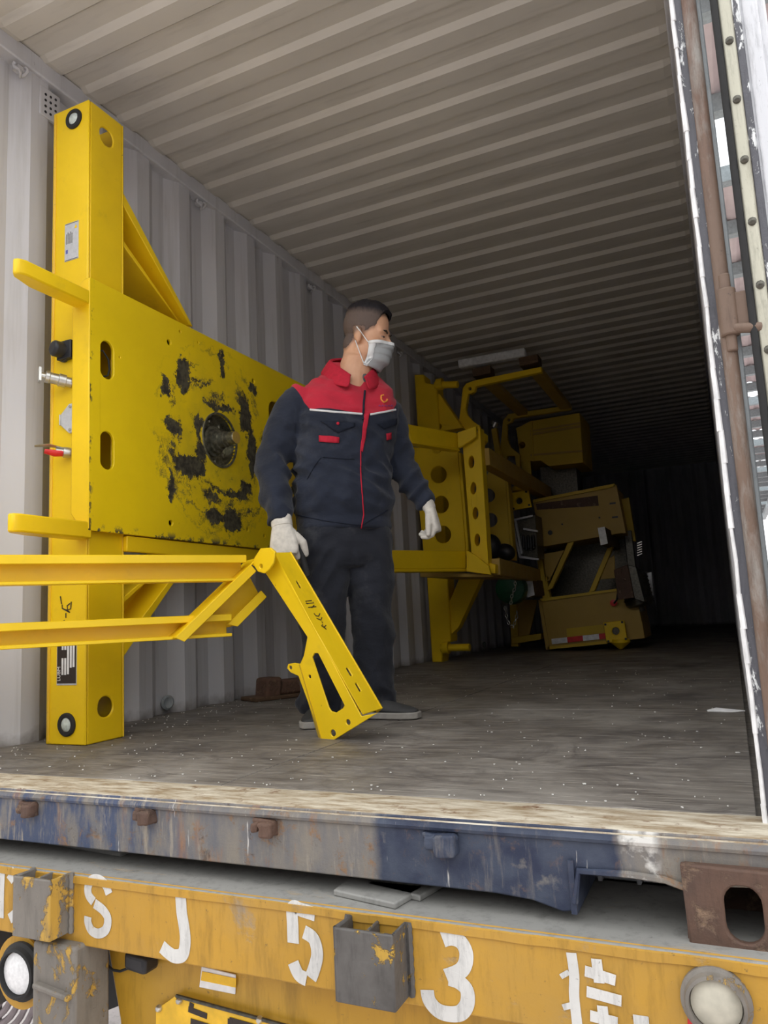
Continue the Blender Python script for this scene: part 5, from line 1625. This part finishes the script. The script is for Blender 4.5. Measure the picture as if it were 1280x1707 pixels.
for v in jme.vertices:
    d = v.co - PO
    l, f, z = d.dot(PL), d.dot(PF), d.z
    # folds: slanting creases, stronger at elbows and above the hem
    n1 = mnoise.noise(V3((l*7, f*7, z*15 + l*9)))
    n2 = mnoise.noise(V3((l*15 + 4, f*15, z*26 - l*16)))
    amp = 0.0055
    dr, tr_ = arm_w(v.co, armR)
    dl_, tl_ = arm_w(v.co, armL)
    if min(dr, dl_) < 0.10 and (l < -0.19 or l > 0.215):
        t = tr_ if dr < dl_ else tl_
        sgn = 1 if dr < dl_ else -1
        amp = 0.005 + 0.004*sstep(0.25, 0.55, t)*sstep(1.0, 0.85, t)
        n1 = mnoise.noise(V3((l*7 + 3*sgn, f*7, z*11 + sgn*l*10)))
    elif z < 0.98:
        amp = 0.009*sstep(0.77, 0.84, z)
    elif z > 1.2:
        amp = 0.004
    v.co += nrm[v.index]*(amp*(1 - 3.2*abs(n1))*1.35 + amp*0.7*n2)
    sR = yl0 + (sr0 - yl0)*(z - yz0)/max(0.05, srz0 - yz0)
    sL = max(yl1 + 0.012, yl1 + (sl0 - yl1)*(z - yz1)/max(0.04, slz0 - yz1) + 0.012)
    yzl = yz0 + (yzm - yz0)*sstep(yl0, 0.10, l) + (yz1 - yzm)*sstep(0.10, yl1, l)
    jz.data[v.index].value = min(z - yzl, l - sR, sL - l)
jk = link('jacket', jme, M['jacket'], pr)
jb = bvh_of(jme)
def on_j(px, py, off=0.002):
    r = ray(px, py).normalized()
    h = jb.ray_cast(CAM, r)
    if h[0] is None:
        return atp(px, py, W(0, 0.12, 1), PF)
    n = h[1] if h[1].dot(r) < 0 else -h[1]
    return h[0] + n*off
def patch(c, name, mat, n=8, m_=6, off=0.002, t=0.002, parent=None):
    (a, b, cc2, d) = [V3((*q, 0)) for q in c]
    G = []
    for i in range(m_ + 1):
        u = i/m_
        row = []
        for j in range(n + 1):
            s = j/n
            q = (a*(1-s) + b*s)*(1-u) + (d*(1-s) + cc2*s)*u
            row.append(on_j(q.x, q.y, off))
        G.append(row)
    mb = MB(); mb.grid(G)
    o = mb.build(name, mat, parent or jk, angle=80)
    sdm = o.modifiers.new('t', 'SOLIDIFY'); sdm.thickness = t; sdm.offset = 0
    return o
def seam(pts, r, name, mat, n=24, off=0.001):
    path = []
    for a, b in zip(pts[:-1], pts[1:]):
        for i in range(n//(len(pts)-1) + 1):
            s = i/(n//(len(pts)-1) + 1)
            path.append(on_j(a[0] + (b[0]-a[0])*s, a[1] + (b[1]-a[1])*s, off))
    path.append(on_j(*pts[-1], off))
    sm_ = [path[0]] + [(path[i-1] + path[i]*2 + path[i+1])/4 for i in range(1, len(path)-1)] + [path[-1]]
    mb = MB(); mb.tube(sm_, r, 8); return mb.build(name, mat, jk)
seam([(517, 683), (560, 687), (604, 690)], 0.0042, 'piping', M['white_cloth'])
seam([(617, 691), (640, 687), (659, 683)], 0.0042, 'piping', M['white_cloth'])
seam([(608, 652), (606, 672), (605, 700)], 0.0045, 'zipper', M['navy_cloth'], off=0.002)
patch([(607, 690), (616, 688), (604, 754), (600, 750)], 'placket_facing', M['red_cloth'], 4, 14, 0.004)
seam([(601, 750), (601, 790), (604, 830), (606, 858), (602, 880)], 0.0024, 'zip_edge', M['red_cloth'], 40, 0.002)
patch([(534, 702), (592, 705), (590, 712), (563, 722)], 'pocket_flap', M['navy_cloth'], 10, 4, 0.004, 0.003)
patch([(626, 705), (660, 698), (660, 708), (640, 716)], 'pocket_flap', M['navy_cloth'], 8, 4, 0.004, 0.003)
for px, py, r in ((563, 706, 0.006), (602, 884, 0.006)):
    c = on_j(px, py, 0.004)
    mb = MB(); mb.lathe([(r, 0), (r, 0.003), (r*0.6, 0.005), (0.0005, 0.005)], c, (CAM - c), 14); mb.build('snap_button', M['red_cloth'], jk)
patch([(532, 726), (565, 729), (565, 739), (532, 737)], 'reflective_tab', M['red_cloth'], 6, 3, 0.004)
patch([(643, 723), (651, 721), (651, 732), (643, 734)], 'reflective_tab', M['red_cloth'], 3, 3, 0.004)
seam([(538, 762), (560, 764), (590, 765)], 0.0016, 'pocket_seam', M['navy_cloth'], off=0.002)
seam([(512, 800), (525, 775), (535, 763)], 0.0016, 'pocket_seam', M['navy_cloth'], off=0.002)
seam([(494, 858), (540, 868), (602, 876), (646, 850)], 0.0022, 'hem_seam', M['navy_cloth'], 40, 0.001)
# chest emblem: orange crescent over a row of small blue characters
M['orange'] = plain('emblem_orange', (0.85, 0.30, 0.05), 0.7)
M['emblem_blue'] = plain('emblem_blue', (0.22, 0.05, 0.20), 0.7)
for pth, r in (([(639, 659), (635, 660), (635, 666), (639, 671), (644, 669), (645, 666)], 0.0032),):
    seam(pth, r, 'emblem', M['orange'], 20, 0.002)
for i in range(5):
    x = 631 + 5*i
    seam([(x, 677.5), (x + 1.6, 675), (x + 3, 678)], 0.0013, 'emblem_lettering', M['emblem_blue'], 8, 0.0015)
# collar
G = []
for i in range(33):
    th = math.radians(-163 + 326*i/32)
    a = abs(th)/math.radians(163)
    s, c = math.sin(th), math.cos(th)
    fz = 1.484 - 0.140*a**1.8
    if s > 0: fz -= 0.006
    li, fi = 0.060 + 0.018*(1-a) + 0.082*s, -0.014 - 0.080*c + 0.026*a**3
    lo, fo = 0.054 + (0.104 + 0.030*a)*s, -0.016 - (0.098 + 0.030*a)*c + 0.026*a**3
    lm_, fm = (li*0.55 + lo*0.45), (fi*0.55 + fo*0.45)
    drop = 0.050 + 0.030*sstep(0.35, 0.8, a) - 0.012*sstep(0.85, 1.0, a)
    G.append([W(li, fi, fz - 0.012), W((li*0.8 + lo*0.2), (fi*0.8 + fo*0.2), fz + 0.002), W(lm_, fm, fz - 0.012), W(lo, fo, fz - drop)])
mb = MB(); mb.grid(G)
co = mb.build('collar', M['red_cloth'], jk, angle=80)
ss = co.modifiers.new('s', 'SUBSURF'); ss.levels = ss.render_levels = 2
sdm = co.modifiers.new('t', 'SOLIDIFY'); sdm.thickness = 0.004
c = W(0.098, 0.070, 1.325)
mb = MB(); mb.ellipsoid(c, (PL*0.026, PF*0.012, UP*0.034 - PL*0.008), 14, 10); mb.build('undershirt', plain('undershirt_grey', (0.09, 0.10, 0.10), 0.9), pr)

# --- trousers
mb = MB()
torso(mb, [(0.585, 0.0, 0.0, 0.178, 0.112), (0.63, 0.0, 0, 0.188, 0.122), (0.70, -0.002, 0, 0.188, 0.126), (0.80, -0.002, 0, 0.178, 0.118)], 2.6)
limb(mb, legR, 22); limb(mb, legL, 22)
tme = voxel(mb, 0.0085, 5)
tz = tme.attributes.new('zone', 'FLOAT', 'POINT')
nrm = [v.normal.copy() for v in tme.vertices]
for v in tme.vertices:
    d = v.co - PO
    l, f, z = d.dot(PL), d.dot(PF), d.z
    n1 = mnoise.noise(V3((l*8, f*8, z*9 + abs(l)*12)))
    n2 = mnoise.noise(V3((l*9, f*9, z*30)))
    amp = 0.006 + 0.006*sstep(0.22, 0.06, z) + 0.004*sstep(0.45, 0.38, z)*sstep(0.28, 0.36, z)
    v.co += nrm[v.index]*(amp*1.4*(1 - 3*abs(n1)) + n2*(0.004 + 0.007*sstep(0.24, 0.08, z)))
    tz.data[v.index].value = -1
link('trousers', tme, M['trouser'], pr)
# --- shoes
def shoe(c, d, name='shoe'):
    d = V3(d).normalized(); s = V3((d.y, -d.x, 0))
    prof = [(-0.085, 0.026, 0.060), (-0.075, 0.036, 0.085), (-0.03, 0.040, 0.090), (0.02, 0.042, 0.080), (0.07, 0.047, 0.062), (0.12, 0.046, 0.050), (0.155, 0.036, 0.042), (0.172, 0.018, 0.032)]
    mb = MB()
    rs = []
    for t, w_, h in prof:
        o = V3(c) + d*t
        rs.append([o + s*(w_*math.cos(a)) + UP*(0.022 + (h - 0.022)*max(0, math.sin(a))) for a in [PI*i/10 for i in range(11)]])
    mb.rings(rs)
    o = mb.build(name, M['shoe'], pr, angle=70)
    ss = o.modifiers.new('s', 'SUBSURF'); ss.levels = ss.render_levels = 1
    mb = MB()
    rs = []
    for t, w_, h in prof:
        q = V3(c) + d*(t*1.03)
        rs.append([q + s*(w_*1.07) + UP*0.002, q - s*(w_*1.07) + UP*0.002, q - s*(w_*1.07) + UP*0.026, q + s*(w_*1.07) + UP*0.026])
    mb.rings(rs)
    mb.build('sole', M['sole'], o, bevel=0.004)
shoe(W(0.095, 0.02, 0), PL*0.75 + PF*0.66)
shoe(W(-0.128, 0.0, 0), PF*0.85 - PL*0.35)

# --- gloves: palm, four unequal fingers and a thumb leaving the side of the palm
def glove(wr, d, n, t, curls, thumb, sc=1.0):
    d, n, t = V3(d).normalized(), V3(n), V3(t)
    n = (n - d*n.dot(d)).normalized()
    t = (t - d*t.dot(d) - n*t.dot(n)).normalized()
    mb = MB()
    pal = [(-0.035, 0.028, 0.022), (0.0, 0.031, 0.023), (0.03, 0.038, 0.021), (0.06, 0.044, 0.019), (0.088, 0.043, 0.016), (0.098, 0.036, 0.012)]
    mb.rings([oval(wr + d*(a*sc), b*sc, c*sc, 18, 2.6, t, n) for a, b, c in pal])
    tips = []
    for i, (off, ln, r) in enumerate(((0.031, 0.072, 0.0108), (0.010, 0.080, 0.0112), (-0.011, 0.075, 0.0108), (-0.031, 0.060, 0.0098))):
        p = wr + d*(0.080*sc) + t*(off*sc)
        ang = 0.0
        pts = [p - d*0.012*sc]
        pts.append(p.copy())
        for sgm, (fr_, cu) in enumerate(zip((0.44, 0.31, 0.25), curls[i])):
            ang += math.radians(cu)
            dirv = d*math.cos(ang) - n*math.sin(ang) + t*(off*1.5)*max(0, math.cos(ang))
            q = pts[-1] + dirv.normalized()*ln*fr_*sc
            pts.append(pts[-1].lerp(q, 0.5)); pts.append(q)
        m_ = len(pts)
        mb.tube(pts, [r*sc*(1.06 - 0.24*k_/(m_-1)) for k_ in range(m_)], 10)
        e = pts[-1]
        mb.ellipsoid(e, (d*r*0.8*sc, t*r*0.8*sc, n*r*0.8*sc), 10, 8)
        tips.append(e)
    b0 = wr + d*(0.022*sc) + t*(0.022*sc) - n*0.004*sc
    v = (d*thumb[0] + t*thumb[1] - n*thumb[2]).normalized()
    v2 = (d*thumb[3] + t*thumb[4] - n*thumb[5]).normalized()
    pts = [b0, b0 + v*0.034*sc, b0 + v*0.050*sc, b0 + v*0.050*sc + v2*0.020*sc, b0 + v*0.050*sc + v2*0.036*sc]
    mb.tube(pts, [0.017*sc, 0.0145*sc, 0.013*sc, 0.012*sc, 0.010*sc], 12)
    mb.ellipsoid(pts[-1], (d*0.010*sc, t*0.010*sc, n*0.010*sc), 10, 8)
    me = voxel(mb, 0.0028, 3)
    o = link('glove', me, M['glove'], pr)
    mb = MB()
    mb.rings([oval(wr + d*(a*sc), b*sc, c*sc, 18, 2.4, t, n) for a, b, c in ((-0.045, 0.030, 0.024), (-0.030, 0.0315, 0.0255), (-0.006, 0.033, 0.026), (0.002, 0.0325, 0.0245))])
    mb.build('cuff', M['glove'], o)
    return tips
wR = W(-0.262, 0.112, 0.735)
glove(wR, V3((0, 0, -1)) + PF*0.35 + PL*0.02, PF*0.9 - PL*0.35 + UP*0.3, PL, ((58, 62, 40), (56, 62, 40), (54, 62, 40), (52, 62, 40)), (0.7, 0.65, 0.25, 0.85, 0.05, 0.5), 1.22)
wL = W(0.333, 0.085, 0.803)
glove(wL, V3((0, 0, -1)) + PL*0.28 + PF*0.10, PL*0.8 + PF*0.45, PF*0.8 - PL*0.5, ((40, 45, 30), (50, 50, 35), (56, 52, 35), (60, 52, 35)), (0.85, 0.45, 0.3, 0.95, 0.05, 0.35), 1.02)
# black rod in the right hand
rod = tag(MB().tube([wR + PL*0.045 - UP*0.02 + PF*0.02, wR + PL*0.065 - UP*0.10 + PF*0.02, wR + PL*0.085 - UP*0.19 + PF*0.03], [0.008, 0.011, 0.012], 10).build('black_rod', M['rubber']), 'short black rod held in the gloved hand beside the yellow support', 'rod')
for o in ROOTS:
    if '_w' in o:
        del o['_w']
